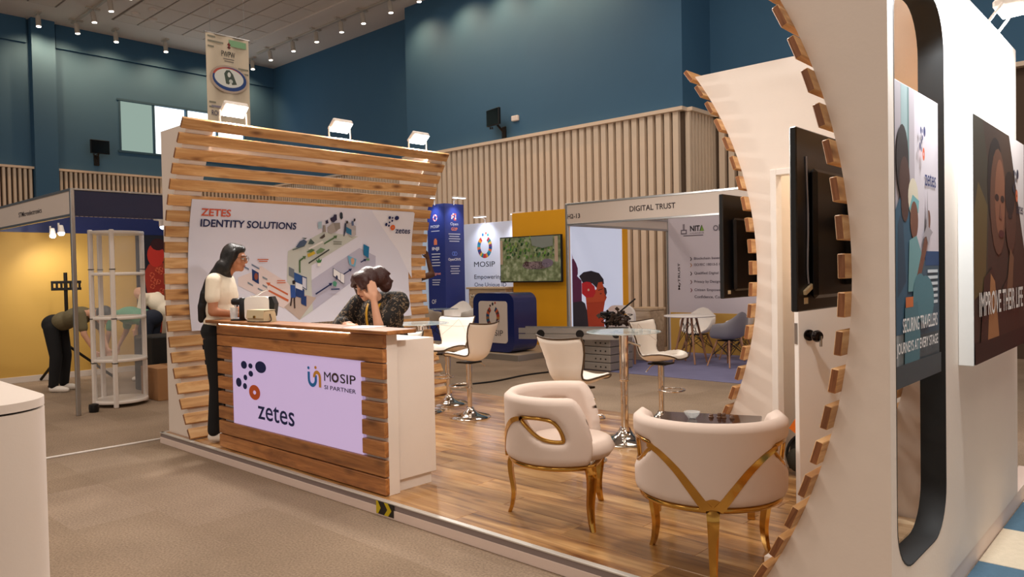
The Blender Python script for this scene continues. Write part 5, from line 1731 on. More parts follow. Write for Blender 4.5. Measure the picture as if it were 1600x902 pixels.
# clamp lamps
def make_clamp():
    r = thing('arm_lamp', 'x', 'lamp', (0, 0, 0))
    part(MB().cbox(-.17, .17, -.05, .05, .1, .13, .01), 'head', 'white_gloss', r, False)
    part(MB().box(-.15, .15, -.04, .04, .096, .1), 'led', glow('clamp_led', '#eef2ff', 10), r, False)
    part(MB().tube([(0, .16, -.03), (0, .16, .06), (0, .03, .11)], .012, 8), 'arm', 'white_gloss', r, False, 60)
    return r
c0 = make_clamp()
place(c0, (-11.78, 10.32, 2.95), 0, 'white arm lamp lighting the narrow face of the navy pillar')
place(copy_tree(c0), (-11.33, 10.75, 2.95), PI / 2, 'white arm lamp lighting the side face of the navy pillar')
place(copy_tree(c0), (-11.7, 11.72, 2.62), 0, 'white arm lamp above the ring logo of the white backdrop')
place(copy_tree(c0), (-10.6, 11.72, 2.62), 0, 'white arm lamp on the white backdrop close to the yellow wall')
spot('lamp_beam', (-11.78, 10.3, 3.0), (-11.78, 10.5, 2.2), 18, 95, .8, (.85, .9, 1))
spot('lamp_beam', (-11.3, 10.75, 3.0), (-11.51, 10.75, 2.2), 18, 95, .8, (.85, .9, 1))
spot('lamp_beam', (-11.7, 11.6, 2.68), (-11.7, 11.9, 1.9), 22, 110, .8, (.88, .92, 1))
spot('lamp_beam', (-10.7, 11.6, 2.68), (-10.7, 11.9, 1.9), 22, 110, .8, (.88, .92, 1))
# yellow wall and TV
yw = thing('yellow_wall', 'mustard yellow free-standing wall carrying a television', 'wall', (-9.4, 11.05, .1))
part(MB().cbox(-10.09, -8.72, 11.0, 11.1, .1, 2.66, .004), 'panel', 'yellow_wall', yw)
part(MB().cbox(-10.09, -8.72, 10.985, 11.0, .1, .19, .003), 'kick_board', 'yellow_wall', yw)
tvm = thing('television', 'television on the yellow wall showing an animal lying in grass', 'television', (-9.5, 10.85, 1.3))
ty = 10.86
part(MB().cbox(-10.3, -8.74, ty, ty + .05, 1.3, 2.19, .006), 'case', 'black_plastic', tvm)
part(MB().box(-9.7, -9.3, ty + .05, 11.0, 1.6, 1.9), 'wall_mount', 'dark_metal', tvm)
m, t, b = nt('tv_picture')
tcn = t.nodes.new('ShaderNodeTexCoord')
nz = t.nodes.new('ShaderNodeTexNoise'); nz.inputs['Scale'].default_value = 9; nz.inputs['Detail'].default_value = 8
t.links.new(tcn.outputs['Object'], nz.inputs['Vector'])
rmp = t.nodes.new('ShaderNodeValToRGB')
e = rmp.color_ramp.elements
e[0].position, e[0].color = .34, lin('#55583c'); e[1].position, e[1].color = .68, lin('#98987a')
q = e.new(.5); q.color = lin('#6d7350')
t.links.new(nz.outputs['Fac'], rmp.inputs[0])
t.links.new(rmp.outputs[0], b.inputs['Base Color']); t.links.new(rmp.outputs[0], b.inputs['Emission Color'])
b.inputs['Emission Strength'].default_value = .35; b.inputs['Roughness'].default_value = .2
MATS['tv_picture'] = m
part(MB().box(-10.28, -8.76, ty - .002, ty, 1.325, 2.17), 'screen', 'tv_picture', tvm)
P = Print((-10.28, ty - .002, 1.325), (1, 0, 0), (0, 0, 1), .0008, .0002)
rr = random.Random(9)
greens = ['#3f6a34', '#5c8a3e', '#2c4a2a', '#7fae4a', '#93a860', '#4a7a4c']
for k in range(130):
    x, y = rr.uniform(.1, 1.4), .46 + .37 * rr.random() ** 1
    if x > .75 and y > .66 and rr.random() < .7: continue
    s_ = rr.uniform(.012, .035)
    P.poly([(x - s_, y - s_ * .8), (x + s_ * .3, y - s_), (x + s_, y + s_ * .5), (x - s_ * .2, y + s_ * 1.3)], rr.choice(greens))
P.poly([(.8, .845), (1.36, .845), (1.36, .66), (1.1, .62), (.85, .68)], '#8f968e')
P.oval(.95, .3, .36, .075, '#7a6a6c', 24).oval(.82, .3, .2, .07, '#9a8688', 20).oval(1.22, .34, .14, .08, '#85788a', 20).oval(.7, .33, .07, .05, '#5a4444', 16)
for k in range(60):
    a, r_ = rr.uniform(0, 6.28), rr.random() ** .5
    P.oval(.95 + .33 * r_ * math.cos(a), .3 + .065 * r_ * math.sin(a), .012, .009, rr.choice(['#4a3638', '#a8989a', '#5f5058']), 6)
P.rect(.02, .33, .09, .8, '#cdb59c').rect(1.41, .36, 1.49, .83, '#cdb59c')
P.done(tvm)
# navy rounded counter
nc = thing('navy_counter', 'rounded navy counter with a white front and multicoloured ring logo', 'counter', (-9.2, 9.75, .1))
out = rrect(-9.7, -8.71, .115, 1.14, .17)
inn = rrect(-9.55, -8.86, .27, 1.0, .06)
mb = MB()
mb.ext(out, lambda a, b_: (a, 9.5, b_), lambda a, b_: (a, 10.1, b_))
part(mb, 'body', mat('navy_gloss', '#1b2760', .22, coat=.4), nc, smooth=40)
part(MB().ext(inn, lambda a, b_: (a, 9.488, b_), lambda a, b_: (a, 9.5, b_)), 'front_panel', 'fascia_white', nc)
P = Print((-9.2, 9.488, .72), (1, 0, 0), (0, 0, 1))
P.ring(0, 0, .165, .2, .09, .12, ['#a8402f', '#5a3a3a', '#c05a34', '#24456a', '#8a5a3a', '#20506a', '#5a2c3c', '#b07a40'], 20, 115, 425)
P.oval(.0, .23, .022, .028, '#2c2a30').oval(.06, .25, .018, .022, '#a8402f').oval(-.06, .2, .02, .02, '#5a3a3a')
P.done(nc)
text('MOSIP', '#3a2f30', nc, (-9.42, 9.488, .395), (1, 0, 0), (0, 0, 1), .46, .1, .0)
# wooden desk
wd = thing('wood_desk', 'pale wooden reception desk in front of the white backdrop', 'desk', (-10.5, 10.95, .1))
part(MB().cbox(-11.15, -10.12, 10.8, 11.3, .1, 1.17, .006), 'body', 'pale_wood', wd)
part(MB().cbox(-11.2, -10.1, 10.77, 11.33, 1.17, 1.21, .005), 'top', 'pale_wood', wd)
text('MOSIP', '#e8dcc8', wd, (-11.1, 10.8, .98), (1, 0, 0), (0, 0, 1), .5, .09, .01)
gt = thing('side_table', 'small round glass side table beside the white shell chairs', 'table', (-10.68, 9.65, .1))
part(MB().lathe([(0, .72), (.3, .72), (.3, .73), (0, .73)], n=32), 'glass_top', 'table_glass', gt, False, 40)
part(MB().cyl((0, 0, .02), (0, 0, .72), .025, n=14), 'post', 'chrome', gt, False, 40)
part(MB().lathe([(0, 0), (.2, 0), (.2, .01), (.04, .03), (0, .03)], n=28), 'base', 'chrome', gt, False, 40)
# blue white pillar strip seen beyond the slat wall
sp_ = thing('pale_partition', 'narrow pale blue partition beside the navy pillar', 'partition', (-12.6, 10.9, .1))
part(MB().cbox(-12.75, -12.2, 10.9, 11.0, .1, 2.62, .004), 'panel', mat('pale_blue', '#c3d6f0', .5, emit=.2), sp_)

# ================================================================== LEFT BOOTH
LX, LY, LBX, LBY = -9.2, 2.86, -12.95, 5.9
lb_ = thing('corner_booth', 'corner booth with white and navy name boards and a yellow back wall', 'booth', (-11, LY, 0))
for x, y in ((LX, LY), (LBX, LY), (LBX, LBY), (LX, LBY)):
    part(MB().cbox(x - .022, x + .022, y - .022, y + .022, 0, 2.5, .006), 'post', 'alu', lb_)
part(MB().cbox(LBX - 1.2, LX + .02, LY - .012, LY + .012, 2.235, 2.495, .003), 'white_name_board', 'fascia_white', lb_)
part(MB().cbox(LBX - 1.2, LX + .02, LY - .02, LY + .02, 2.21, 2.24, .003).cbox(LBX - 1.2, LX + .02, LY - .02, LY + .02, 2.49, 2.52, .003), 'beam', 'alu', lb_)
part(MB().cbox(LX - .012, LX + .012, LY + .02, LBY, 2.215, 2.5, .003), 'navy_name_board', 'navy_deep', lb_)
part(MB().cbox(LX - .02, LX + .02, LY + .02, LBY, 2.5, 2.52, .003), 'top_rail', 'alu', lb_)
part(MB().cbox(LBX - .02, LBX + .0, LY, 4.95, .0, 2.235, .002), 'yellow_panel', 'mustard', lb_)
part(MB().cbox(LBX - .02, LBX + .0, LY, LBY, 2.235, 2.5, .002), 'navy_band', 'navy', lb_)
part(MB().cbox(LBX - .02, LBX + .0, 4.95, LBY, .0, 2.235, .002), 'navy_panel', mat('navy_black', '#101426', .5), lb_)
part(MB().cbox(LBX, LX, LBY - .01, LBY + .01, 0, 2.5, .002), 'end_panel', mat('navy_black', '#101426', .5), lb_)
part(MB().cbox(LBX - .0, LBX + .012, LY, 4.95, 0, .09, .002), 'skirting', 'fascia_white', lb_)
P = Print((LBX, 4.95, 0), (0, 1, 0), (0, 0, 1), .004)
P.poly([(.12, 1.6), (.2, 1.75), (.6, 1.78), (.75, 1.5), (.8, .6), (.3, .6), (.2, 1.0)], '#a8382c').oval(.32, 1.9, .14, .2, '#c8382f', 16).oval(.36, 2.08, .12, .1, '#3a1c22', 14)
rr = random.Random(5)
for k in range(40): P.ring(.25 + .5 * rr.random(), .7 + 1.0 * rr.random(), .045, .045, .025, .025, ['#d86a4c', '#c04a34'], 8)
P.done(lb_)
text('STMicroelectronics', '#4a4448', lb_, (-11.15, LY - .013, 2.32), (1, 0, 0), (0, 0, 1), .93, .06, .005)
text('H2-40', '#4a4448', lb_, (-12.45, LY - .013, 2.32), (1, 0, 0), (0, 0, 1), .3, .06, .005)
# booth spotlights
def make_bspot():
    r = thing('booth_spotlight', 'x', 'spotlight', (0, 0, 0))
    part(MB().tube([(0, 0, .12), (0, 0, .06), (0, -.08, .05)], .012, 8), 'arm', 'white_gloss', r, False, 60)
    part(MB().tube([(0, -.08, .08), (0, -.1, -.02)], [.03, .045], 16), 'shade', 'white_gloss', r, False, 40)
    part(MB().ell((0, -.102, -.03), (.04, .04, .03), 14, 8), 'bulb', glow('booth_bulb', '#e2f0ff', 14), r, False, 60)
    return r
b0 = make_bspot()
for i, (x, y) in enumerate(((-12.2, 3.5), (-11.5, 3.4), (-9.5, 3.86))):
    o = b0 if i == 0 else copy_tree(b0)
    place(o, (x, y, 2.17), R(90) if i < 2 else R(150), ('white arm spotlight glowing over the yellow wall further from the corner post', 'white arm spotlight glowing over the yellow wall close to the corner post', 'white arm spotlight with a bare bulb under the navy name board')[i])
    spot('booth_beam', (x - .1, y, 2.1), (-12.9, y + .3, 1.3), 30, 110, .9, (1, .95, .85))
# display tower
dtw = thing('display_tower', 'tall round clear display tower with white posts and shelves', 'display case', (-9.62, 3.46, 0))
TR = .29
for i, a in enumerate((200, 270, 330, 90)):
    a = R(a)
    x, y = TR * math.cos(a), TR * math.sin(a)
    part(MB().cbox(x - .024, x + .024, y - .024, y + .024, 0, 2.09, .008), 'post', 'white_gloss', dtw, False)
    part(MB().cbox(x - .028, x + .028, y - .028, y + .028, .518, .528, .001).cbox(x - .028, x + .028, y - .028, y + .028, 1.04, 1.05, .001).cbox(x - .028, x + .028, y - .028, y + .028, 1.62, 1.63, .001), 'joint', 'black_plastic', dtw, False)
for z in (.06, .55, 1.05, 1.57, 2.06):
    part(MB().lathe([(0, z - .018), (.295, z - .018), (.3, z - .012), (.3, z + .012), (.295, z + .018), (0, z + .018)], n=36), 'shelf', 'white_gloss', dtw, False, 40)
cyl_ = MB()
n = 36
for i in range(n):
    a, b_ = 2 * PI * i / n, 2 * PI * (i + 1) / n
    cyl_.add([(.285 * math.cos(a), .285 * math.sin(a), .08), (.285 * math.cos(b_), .285 * math.sin(b_), .08), (.285 * math.cos(b_), .285 * math.sin(b_), 2.04), (.285 * math.cos(a), .285 * math.sin(a), 2.04)], [(0, 1, 2, 3)])
part(cyl_, 'clear_cylinder', 'clear_acrylic', dtw, False, 60)
# tv stand with bracket on tripod
ts = thing('screen_stand', 'black screen bracket on a tripod stand before the yellow wall', 'stand', (-12.35, 3.72, 0))
part(MB().cyl((0, 0, .3), (0, 0, 1.62), .025, n=12), 'pole', 'dark_metal', ts, False, 40)
for a in (200, 320, 80):
    part(MB().tube([(0, 0, .55), (.6 * math.cos(R(a)), .6 * math.sin(R(a)), .02)], .02, 8), 'leg', 'dark_metal', ts, False, 40)
br = MB()
br.cbox(.02, .04, -.2, .2, 1.36, 1.4, .004).cbox(.02, .04, -.2, .2, 1.46, 1.5, .004)
for k in range(7): br.cbox(.022, .038, -.2 + .06 * k, -.17 + .06 * k, 1.36, 1.5, .003)
part(br, 'bracket', 'black_plastic', ts, False)
# cartons
cb_ = thing('cardboard_box', 'closed brown cardboard box on the carpet behind the slat wall', 'box', (-9.75, 4.05, 0), R(0))
part(MB().cbox(-.22, .3, -.22, .3, 0, .4, .006), 'carton', 'cardboard', cb_, False)
part(MB().box(.3005, .302, .01, .07, .0, .4).box(-.22, .3, .01, .07, .4005, .402), 'tape', 'tape', cb_, False)
bb_ = thing('black_case', 'black case standing behind the brown cardboard box', 'case', (-10.45, 4.35, 0))
part(MB().cbox(-.3, .3, -.3, .3, .0, .74, .015), 'body', 'black_matt', bb_, False)
part(MB().tube(smooth_path([(-.1, -.3, .7), (-.1, -.34, .72), (.1, -.34, .72), (.1, -.3, .7)]), .012, 8), 'handle', 'black_plastic', bb_, False, 60)
solid(MB().lathe([(.02, 0), (.05, .005), (.055, .05), (.05, .09), (.02, .1)], (-9.3, 3.05, 0), 16), 'cable_reel', 'black_plastic', 'small black round reel on the carpet beside the display tower', 'reel', (-9.3, 3.05, 0), smooth=40)

# ================================================================== FAR RIGHT
frb = thing('red_panel_stand', 'distant stand with a black framed board above red panels', 'stand', (-.2, 8.9, 0))
part(MB().cbox(-1.2, 3.2, 8.9, 8.98, 0, 2.1, .004), 'red_panel', mat('red_print', '#a8382c', .5, var=.25, vscale=6), frb)
part(MB().cbox(-1.1, 3.2, 8.86, 8.9, 2.12, 3.35, .004), 'board', mat('board_tan', '#b49a80', .5), frb)
part(MB().cbox(-1.16, -1.1, 8.84, 8.92, 2.1, 3.4, .004).cbox(-1.16, 3.2, 8.84, 8.92, 2.08, 2.14, .004).cbox(-1.16, 3.2, 8.84, 8.92, 3.36, 3.41, .004).cbox(-.9, -.82, 8.84, 8.92, 2.1, 3.4, .004), 'black_frame', 'black_plastic', frb)
part(MB().cbox(-1.2, 3.2, 8.6, 9.0, 0, .12, .004), 'foot', 'dark_metal', frb)
# ================================================================== PEOPLE
def cap(mb, p0, r0, p1, r1, n=14):
    p0, p1 = Vector(p0), Vector(p1)
    mb.ell(p0, r0, n, 8).ell(p1, r1, n, 8)
    k = 5
    mb.tube([p0.lerp(p1, i / k) for i in range(k + 1)], [r0 + (r1 - r0) * i / k for i in range(k + 1)], n)
    return mb

def blob(shapes, name, matname, parent, voxel=.009, smooth=8, keep=None):
    """one continuous surface grown from overlapping tapered limbs and ellipsoids"""
    mb = MB()
    for s in shapes:
        if s[0] == 'e':
            mb.ell(s[1], s[2], 18, 12, rot=s[3] if len(s) > 3 else None)
        else:
            cap(mb, *s)
    me = bpy.data.meshes.new(name)
    me.from_pydata(mb.v, [], mb.f)
    o = bpy.data.objects.new(name, me)
    COL.objects.link(o)
    m1 = o.modifiers.new('r', 'REMESH'); m1.mode = 'VOXEL'; m1.voxel_size = voxel
    m2 = o.modifiers.new('s', 'SMOOTH'); m2.factor = .5; m2.iterations = smooth
    bpy.context.view_layer.update()
    ev = bpy.data.meshes.new_from_object(o.evaluated_get(bpy.context.evaluated_depsgraph_get()))
    bpy.data.objects.remove(o); bpy.data.meshes.remove(me)
    ev.name = name
    ev.materials.clear()
    ev.materials.append(MATS[matname])
    ev.shade_smooth()
    return link(name, ev, parent)

def hand(w, d, palm_n, side, curl=.35, s=1.0):
    """palm + five fingers; w wrist, d direction, palm_n palm normal, side +1/-1 for the thumb"""
    w, d, nrm = Vector(w), Vector(d).normalized(), Vector(palm_n).normalized()
    x = d.cross(nrm).normalized()
    S = []
    S.append((w, .024 * s, w + d * .04 * s, .03 * s))
    k0 = w + d * .085 * s
    for i, (off, ln) in enumerate(((-.03, .06), (-.01, .075), (.011, .07), (.031, .055))):
        b = k0 + x * off * s
        S.append((w + d * .03 * s + x * off * .6 * s, .014 * s, b, .011 * s))
        d1 = (d + nrm * curl).normalized()
        m_ = b + d1 * ln * .55 * s
        d2 = (d + nrm * curl * 2.6).normalized()
        S.append((b, .0105 * s, m_, .0095 * s))
        S.append((m_, .0095 * s, m_ + d2 * ln * .5 * s, .008 * s))
    tb = w + d * .03 * s + x * side * .028 * s
    tm = tb + (d * .6 + x * side * .8 + nrm * .2).normalized() * .035 * s
    S.append((w + d * .02 * s, .018 * s, tb, .014 * s)); S.append((tb, .013 * s, tm, .011 * s)); S.append((tm, .011 * s, tm + (d + x * side * .3 + nrm * .3).normalized() * .03 * s, .009 * s))
    return S

def head(c, f, u, s=1.0):
    """skull with brow, nose, lips, chin and ears; c centre, f facing, u up"""
    c, f, u = Vector(c), Vector(f).normalized(), Vector(u).normalized()
    r = f.cross(u).normalized()
    u = r.cross(f).normalized()
    M_ = Matrix((r, f, u)).transposed()
    q = lambda x, y, z: c + (r * x + f * y + u * z) * s
    S = [('e', q(0, -.012, .02), (.073 * s, .09 * s, .095 * s), M_), ('e', q(0, .018, -.045), (.056 * s, .066 * s, .07 * s), M_),
         (q(0, .06, -.088), .024 * s, q(0, .045, -.08), .03 * s),
         (q(0, .086, .012), .009 * s, q(0, .1, -.026), .013 * s), (q(-.012, .088, -.03), .008 * s, q(.012, .088, -.03), .008 * s),
         (q(-.02, .078, -.056), .008 * s, q(.02, .078, -.056), .008 * s), (q(-.018, .077, -.066), .008 * s, q(.018, .077, -.066), .009 * s),
         (q(-.04, .072, .022), .011 * s, q(.04, .072, .022), .011 * s)]
    for sx in (-1, 1):
        S.append(('e', q(sx * .074, -.005, -.012), (.012 * s, .02 * s, .032 * s), M_))
        S.append(('e', q(sx * .04, .05, -.03), (.022 * s, .025 * s, .025 * s), M_))
    return S, q

def face_bits(parent, q, s=1.0, glasses=False):
    mb = MB()
    for sx in (-1, 1): mb.ell(q(sx * .031, .079, .0), (.012 * s, .012 * s, .008 * s), 10, 6)
    part(mb, 'eyes', mat('eye_white', '#d8cfc8', .3), parent, False, 60)
    mb = MB()
    for sx in (-1, 1): mb.ell(q(sx * .031, .088, .0), .0055 * s, 8, 6)
    part(mb, 'pupils', 'black_plastic', parent, False, 60)
    mb = MB()
    for sx in (-1, 1): mb.tube([q(sx * .014, .088, .022), q(sx * .032, .086, .028), q(sx * .052, .072, .022)], .004 * s, 6)
    part(mb, 'eyebrows', 'hair_black', parent, False, 60)
    part(MB().tube([q(-.022, .083, -.06), q(0, .09, -.059), q(.022, .083, -.06)], [.003, .006, .003], 8), 'lips', mat('lip', '#8a4438', .5), parent, False, 60)
    if glasses:
        mb = MB()
        for sx in (-1, 1):
            mb.tube([q(sx * .033 + .024 * math.cos(a), .098, .0 + .02 * math.sin(a)) for a in [2 * PI * i / 16 for i in range(16)]], .0016, 6, closed=True)
            mb.tube([q(sx * .057, .095, .004), q(sx * .076, .0, .01)], .0016, 6)
        mb.tube([q(-.009, .1, .003), q(.009, .1, .003)], .0016, 6)
        part(mb, 'glasses', 'dark_metal', parent, False, 60)

def person(label, loc, rz):
    return thing('person', label, 'person', loc, rz)

# ---- woman standing at the end of the counter
p = person('standing woman with long black hair, cream short-sleeved top and black trousers', (-6.245, 3.045, PZ + .003), R(42.6 - 90))
hs_, q = head((0, .165, 1.565), (0, 1, -.12), (0, .12, 1))
eR, wR = (.215, .045, 1.115), (.16, .25, 1.085)
eL, wL = (-.205, .07, 1.11), (-.13, .27, 1.085)
B = hs_ + [((0, .05, 1.38), .055, (0, .125, 1.49), .047), ('e', (0, .04, 1.27), (.15, .105, .17)), ('e', (0, .01, 1.09), (.122, .092, .14)), ('e', (0, -.01, .94), (.15, .1, .12)),
     ((-.15, .04, 1.375), .052, (.15, .04, 1.375), .052), ((.165, .04, 1.365), .05, eR, .038), (eR, .038, wR, .024), ((-.165, .04, 1.365), .05, eL, .038), (eL, .038, wL, .024)]
for sx in (-1, 1):
    B += [((sx * .08, -.01, .88), .085, (sx * .075, .015, .48), .056), ((sx * .075, .015, .48), .056, (sx * .07, -.03, .09), .037), ((sx * .07, -.03, .05), .035, (sx * .075, .1, .035), .03)]
B += hand(wR, (-.35, .94, .0), (0, 0, -1), 1) + hand(wL, (.2, .97, 0), (0, 0, -1), -1)
blob(B, 'body', 'skin_tan', p, .0075, 5)
S = [('e', (0, .045, 1.27), (.168, .122, .17)), ('e', (0, .03, 1.12), (.15, .118, .15)), ((-.15, .035, 1.38), .06, (.15, .035, 1.38), .06), ('e', (0, .01, 1.02), (.15, .122, .07)),
     ((.165, .035, 1.37), .06, (.2, .04, 1.235), .06), ((-.165, .035, 1.37), .06, (-.195, .055, 1.235), .06)]
blob(S, 'blouse', 'cloth_cream', p, .008, 6)
S = [('e', (0, -.01, .94), (.168, .122, .12))]
for sx in (-1, 1):
    S += [((sx * .08, -.005, .87), .09, (sx * .077, .01, .48), .062), ((sx * .077, .01, .48), .062, (sx * .075, -.02, .1), .06)]
blob(S, 'trousers', 'cloth_black', p, .01, 6)
for sx in (-1, 1):
    blob([((sx * .072, -.04, .045), .043, (sx * .076, .06, .042), .042), ((sx * .076, .06, .04), .042, (sx * .078, .14, .032), .03)], 'shoe', 'shoe_white', p, .008, 5)
S = [('e', q(0, -.025, .028), (.085, .095, .1)), ('e', q(0, .012, .075), (.07, .07, .045)), ('e', q(0, -.06, -.02), (.085, .065, .11)), ('e', q(0, -.07, -.1), (.085, .06, .11))]
hp = [(0, .075, 1.5), (0, .03, 1.44), (0, -.03, 1.37), (0, -.075, 1.27), (0, -.105, 1.16), (0, -.12, 1.04)]
for a, b_, r0, r1 in zip(hp, hp[1:], (.075, .07, .062, .055, .05), (.07, .062, .055, .05, .035)):
    for dx in (-.06, 0, .06):
        S.append(((a[0] + dx, a[1], a[2]), r0 * .75, (b_[0] + dx * .85, b_[1], b_[2]), r1 * .75))
for sx in (-1, 1): S.append((q(sx * .068, .01, .05), .026, q(sx * .07, -.04, -.1), .034))
blob(S, 'hair', 'hair_black', p, .009, 6)
face_bits(p, q, glasses=True)

# ---- woman seated behind the counter, cheek in hand
SEAT = (-4.86, 3.78, PZ)
place(copy_tree(s0), SEAT, face(.4, -.92), 'white bar stool under the woman seated behind the counter', SG)
p = person('seated woman with auburn hair resting her cheek on her hand, dark patterned shirt', (SEAT[0], SEAT[1], PZ + .02), face(.4, -.92))
hs_, q = head((.02, .26, 1.305), (.38, .86, -.42), (.12, .42, .9))
eL, wL = (-.12, .35, 1.0), (-.085, .345, 1.18)
eR, wR = (.29, .23, .97), (.12, .40, 1.005)
B = hs_ + [((0, .13, 1.17), .055, (.01, .2, 1.24), .048), ('e', (0, .1, 1.03), (.16, .11, .17)), ('e', (0, .05, .84), (.14, .105, .16)), ('e', (0, 0, .72), (.18, .14, .1)),
     ((-.15, .11, 1.165), .052, (.15, .11, 1.165), .052), ((-.17, .11, 1.155), .05, eL, .037), (eL, .036, wL, .025), ((.17, .11, 1.155), .05, eR, .037), (eR, .036, wR, .025)]
for sx in (-1, 1):
    B += [((sx * .09, .02, .68), .085, (sx * .11, .36, .66), .06), ((sx * .11, .36, .66), .055, (sx * .1, .3, .31), .04), ((sx * .1, .28, .3), .034, (sx * .1, .4, .27), .03)]
B += hand(wL, (.12, -.02, 1), (.75, -.65, 0), 1, .2) + hand(wR, (-.8, .6, 0), (0, 0, -1), 1)
blob(B, 'body', 'skin_light', p, .0075, 5)
S = [('e', (0, .1, 1.04), (.2, .135, .18)), ('e', (0, .05, .86), (.21, .15, .18)), ((-.165, .09, 1.175), .075, (.165, .09, 1.175), .075), ('e', (0, .02, .74), (.19, .15, .09)),
     ((-.18, .11, 1.15), .08, (-.14, .28, 1.03), .07), ((.185, .11, 1.15), .08, (.29, .21, .98), .075), ((.29, .21, .98), .07, (.2, .33, 1.005), .055)]
blob(S, 'shirt', 'cloth_print', p, .009, 6)
S = [('e', (0, 0, .71), (.185, .15, .1))]
for sx in (-1, 1): S += [((sx * .09, .02, .69), .095, (sx * .11, .36, .67), .072), ((sx * .11, .36, .66), .066, (sx * .1, .3, .33), .055)]
blob(S, 'trousers', 'cloth_black', p, .011, 6)
for sx in (-1, 1): blob([((sx * .1, .27, .29), .042, (sx * .1, .42, .27), .034)], 'shoe', 'black_matt', p, .009, 5)
S = [('e', q(0, -.03, .035), (.092, .098, .1)), ('e', q(0, .025, .075), (.082, .075, .05)), ('e', q(-.03, -.11, .02), (.075, .07, .085)), ('e', q(-.05, -.13, -.05), (.055, .05, .07)),
     (q(-.07, .05, .06), .03, q(-.082, .05, -.05), .018), (q(.07, .05, .06), .03, q(.084, .045, -.07), .018), (q(0, .07, .085), .03, q(.06, .085, .03), .02), (q(0, .07, .085), .03, q(-.055, .085, .02), .02)]
rr = random.Random(8)
for k in range(16):
    a = Vector((-.04 + rr.uniform(-.05, .05), -.12 + rr.uniform(-.04, .03), rr.uniform(-.06, .07)))
    b_ = a + Vector((rr.uniform(-.05, .05), -rr.uniform(.02, .06), rr.uniform(-.06, .01)))
    S.append((q(*a), .02, q(*b_), .008))
blob(S, 'hair', 'hair_auburn', p, .008, 3)
face_bits(p, q)
ly = MB()
for sx in (-1, 1):
    pts = smooth_path([(sx * .055, .12, 1.215), (sx * .05, .215, 1.13), (sx * .045, .235, 1.03), (sx * .03, .21, .9), (sx * .012, .19, .8)], 5)
    for a, b_ in zip(pts, pts[1:]):
        ly.obox((a + b_) / 2, (b_ - a), (1, 0, 0), (b_ - a).cross(Vector((1, 0, 0))), (b_ - a).length / 2 * 1.1, .009, .0015)
part(ly, 'lanyard', 'lanyard_yellow', p, False)
part(MB().cbox(-.045, .045, .185, .19, .68, .8, .002), 'badge', 'plastic_white', p, False)

# ---- three people bending over in the corner booth
def bender(label, loc, head_deg, skin, shirt, trousers, hairm, tilt=78, bald=False, shoes='shoe_white', hc=None):
    p = person(label, loc, R(head_deg - 90))
    t_ = R(tilt)
    hip = Vector((0, -.08, .92))
    ax = Vector((0, math.sin(t_), math.cos(t_)))
    up_ = Vector((0, -math.cos(t_), math.sin(t_)))
    M_ = Matrix((Vector((1, 0, 0)), up_ * -1, ax)).transposed()
    sh = hip + ax * .48
    hd = sh + ax * .2 + Vector((0, .02, -.09))
    hs_, q = head(hd, ax * .35 + Vector((0, .1, -.9)), ax)
    el = [sh + Vector((sx * .2, .06, -.27)) for sx in (-1, 1)]
    wr = [e_ + Vector((-sx * .05, .1, -.22)) for e_, sx in zip(el, (-1, 1))]
    B = hs_ + [(sh, .06, hd - ax * .08, .05), ('e', hip + ax * .32, (.16, .11, .19), M_), ('e', hip + ax * .13, (.14, .1, .15), M_), ('e', hip, (.165, .12, .13), M_),
         (sh + Vector((-.17, 0, 0)), .055, sh + Vector((.17, 0, 0)), .055)]
    for e_, w_, sx in zip(el, wr, (-1, 1)):
        B += [(sh + Vector((sx * .18, 0, 0)), .052, e_, .04), (e_, .038, w_, .026)] + hand(w_, (0, .3, -1), (-sx, 0, 0), sx)
    for sx in (-1, 1):
        B += [(hip + Vector((sx * .09, 0, -.05)), .09, (sx * .1, -.02, .48), .06), ((sx * .1, -.02, .48), .06, (sx * .11, -.06, .09), .04), ((sx * .11, -.06, .05), .036, (sx * .12, .1, .035), .03)]
    blob(B, 'body', skin, p, .011, 5)
    S = [('e', hip + ax * .32, (.185, .135, .2), M_), ('e', hip + ax * .13, (.175, .13, .16), M_), (sh + Vector((-.17, 0, 0)) - ax * .02, .07, sh + Vector((.17, 0, 0)) - ax * .02, .07)]
    for e_, sx in zip(el, (-1, 1)):
        a = sh + Vector((sx * .18, 0, 0))
        S.append((a, .07, a.lerp(e_, .7), .062))
    blob(S, 'shirt', shirt, p, .012, 5)
    S = [('e', hip - ax * .02, (.178, .135, .14), M_)]
    for sx in (-1, 1):
        S += [(hip + Vector((sx * .09, 0, -.05)), .103, (sx * .1, -.02, .48), .078), ((sx * .1, -.02, .48), .078, (sx * .11, -.06, .1), .062)]
    blob(S, 'trousers', trousers, p, .012, 5)
    for sx in (-1, 1):
        blob([((sx * .11, -.08, .045), .045, (sx * .118, .05, .042), .045), ((sx * .118, .05, .04), .045, (sx * .122, .13, .035), .034)], 'shoe', shoes, p, .01, 5)
    if not bald:
        blob([('e', q(0, -.03, .04), (.085, .09, .095)), ('e', q(0, -.05, -.0), (.082, .07, .085))], 'hair', hairm, p, .01, 4)
    return p
bender('person in an olive shirt and black trousers bending over behind the display tower', (-11.45, 3.38, 0), 40, 'skin_light', 'cloth_olive', 'cloth_black', 'hair_black', 74)
bender('person in a green shirt bending over with dark hair beside the black case', (-11.6, 4.55, 0), 215, 'skin_light', 'cloth_green', 'cloth_navy', 'hair_black', 82)
bender('bald person in a pale shirt and grey trousers bending over behind the display tower', (-12.0, 5.05, 0), 215, 'skin_light', 'cloth_cream', 'cloth_grey', 'hair_black', 50, bald=True)

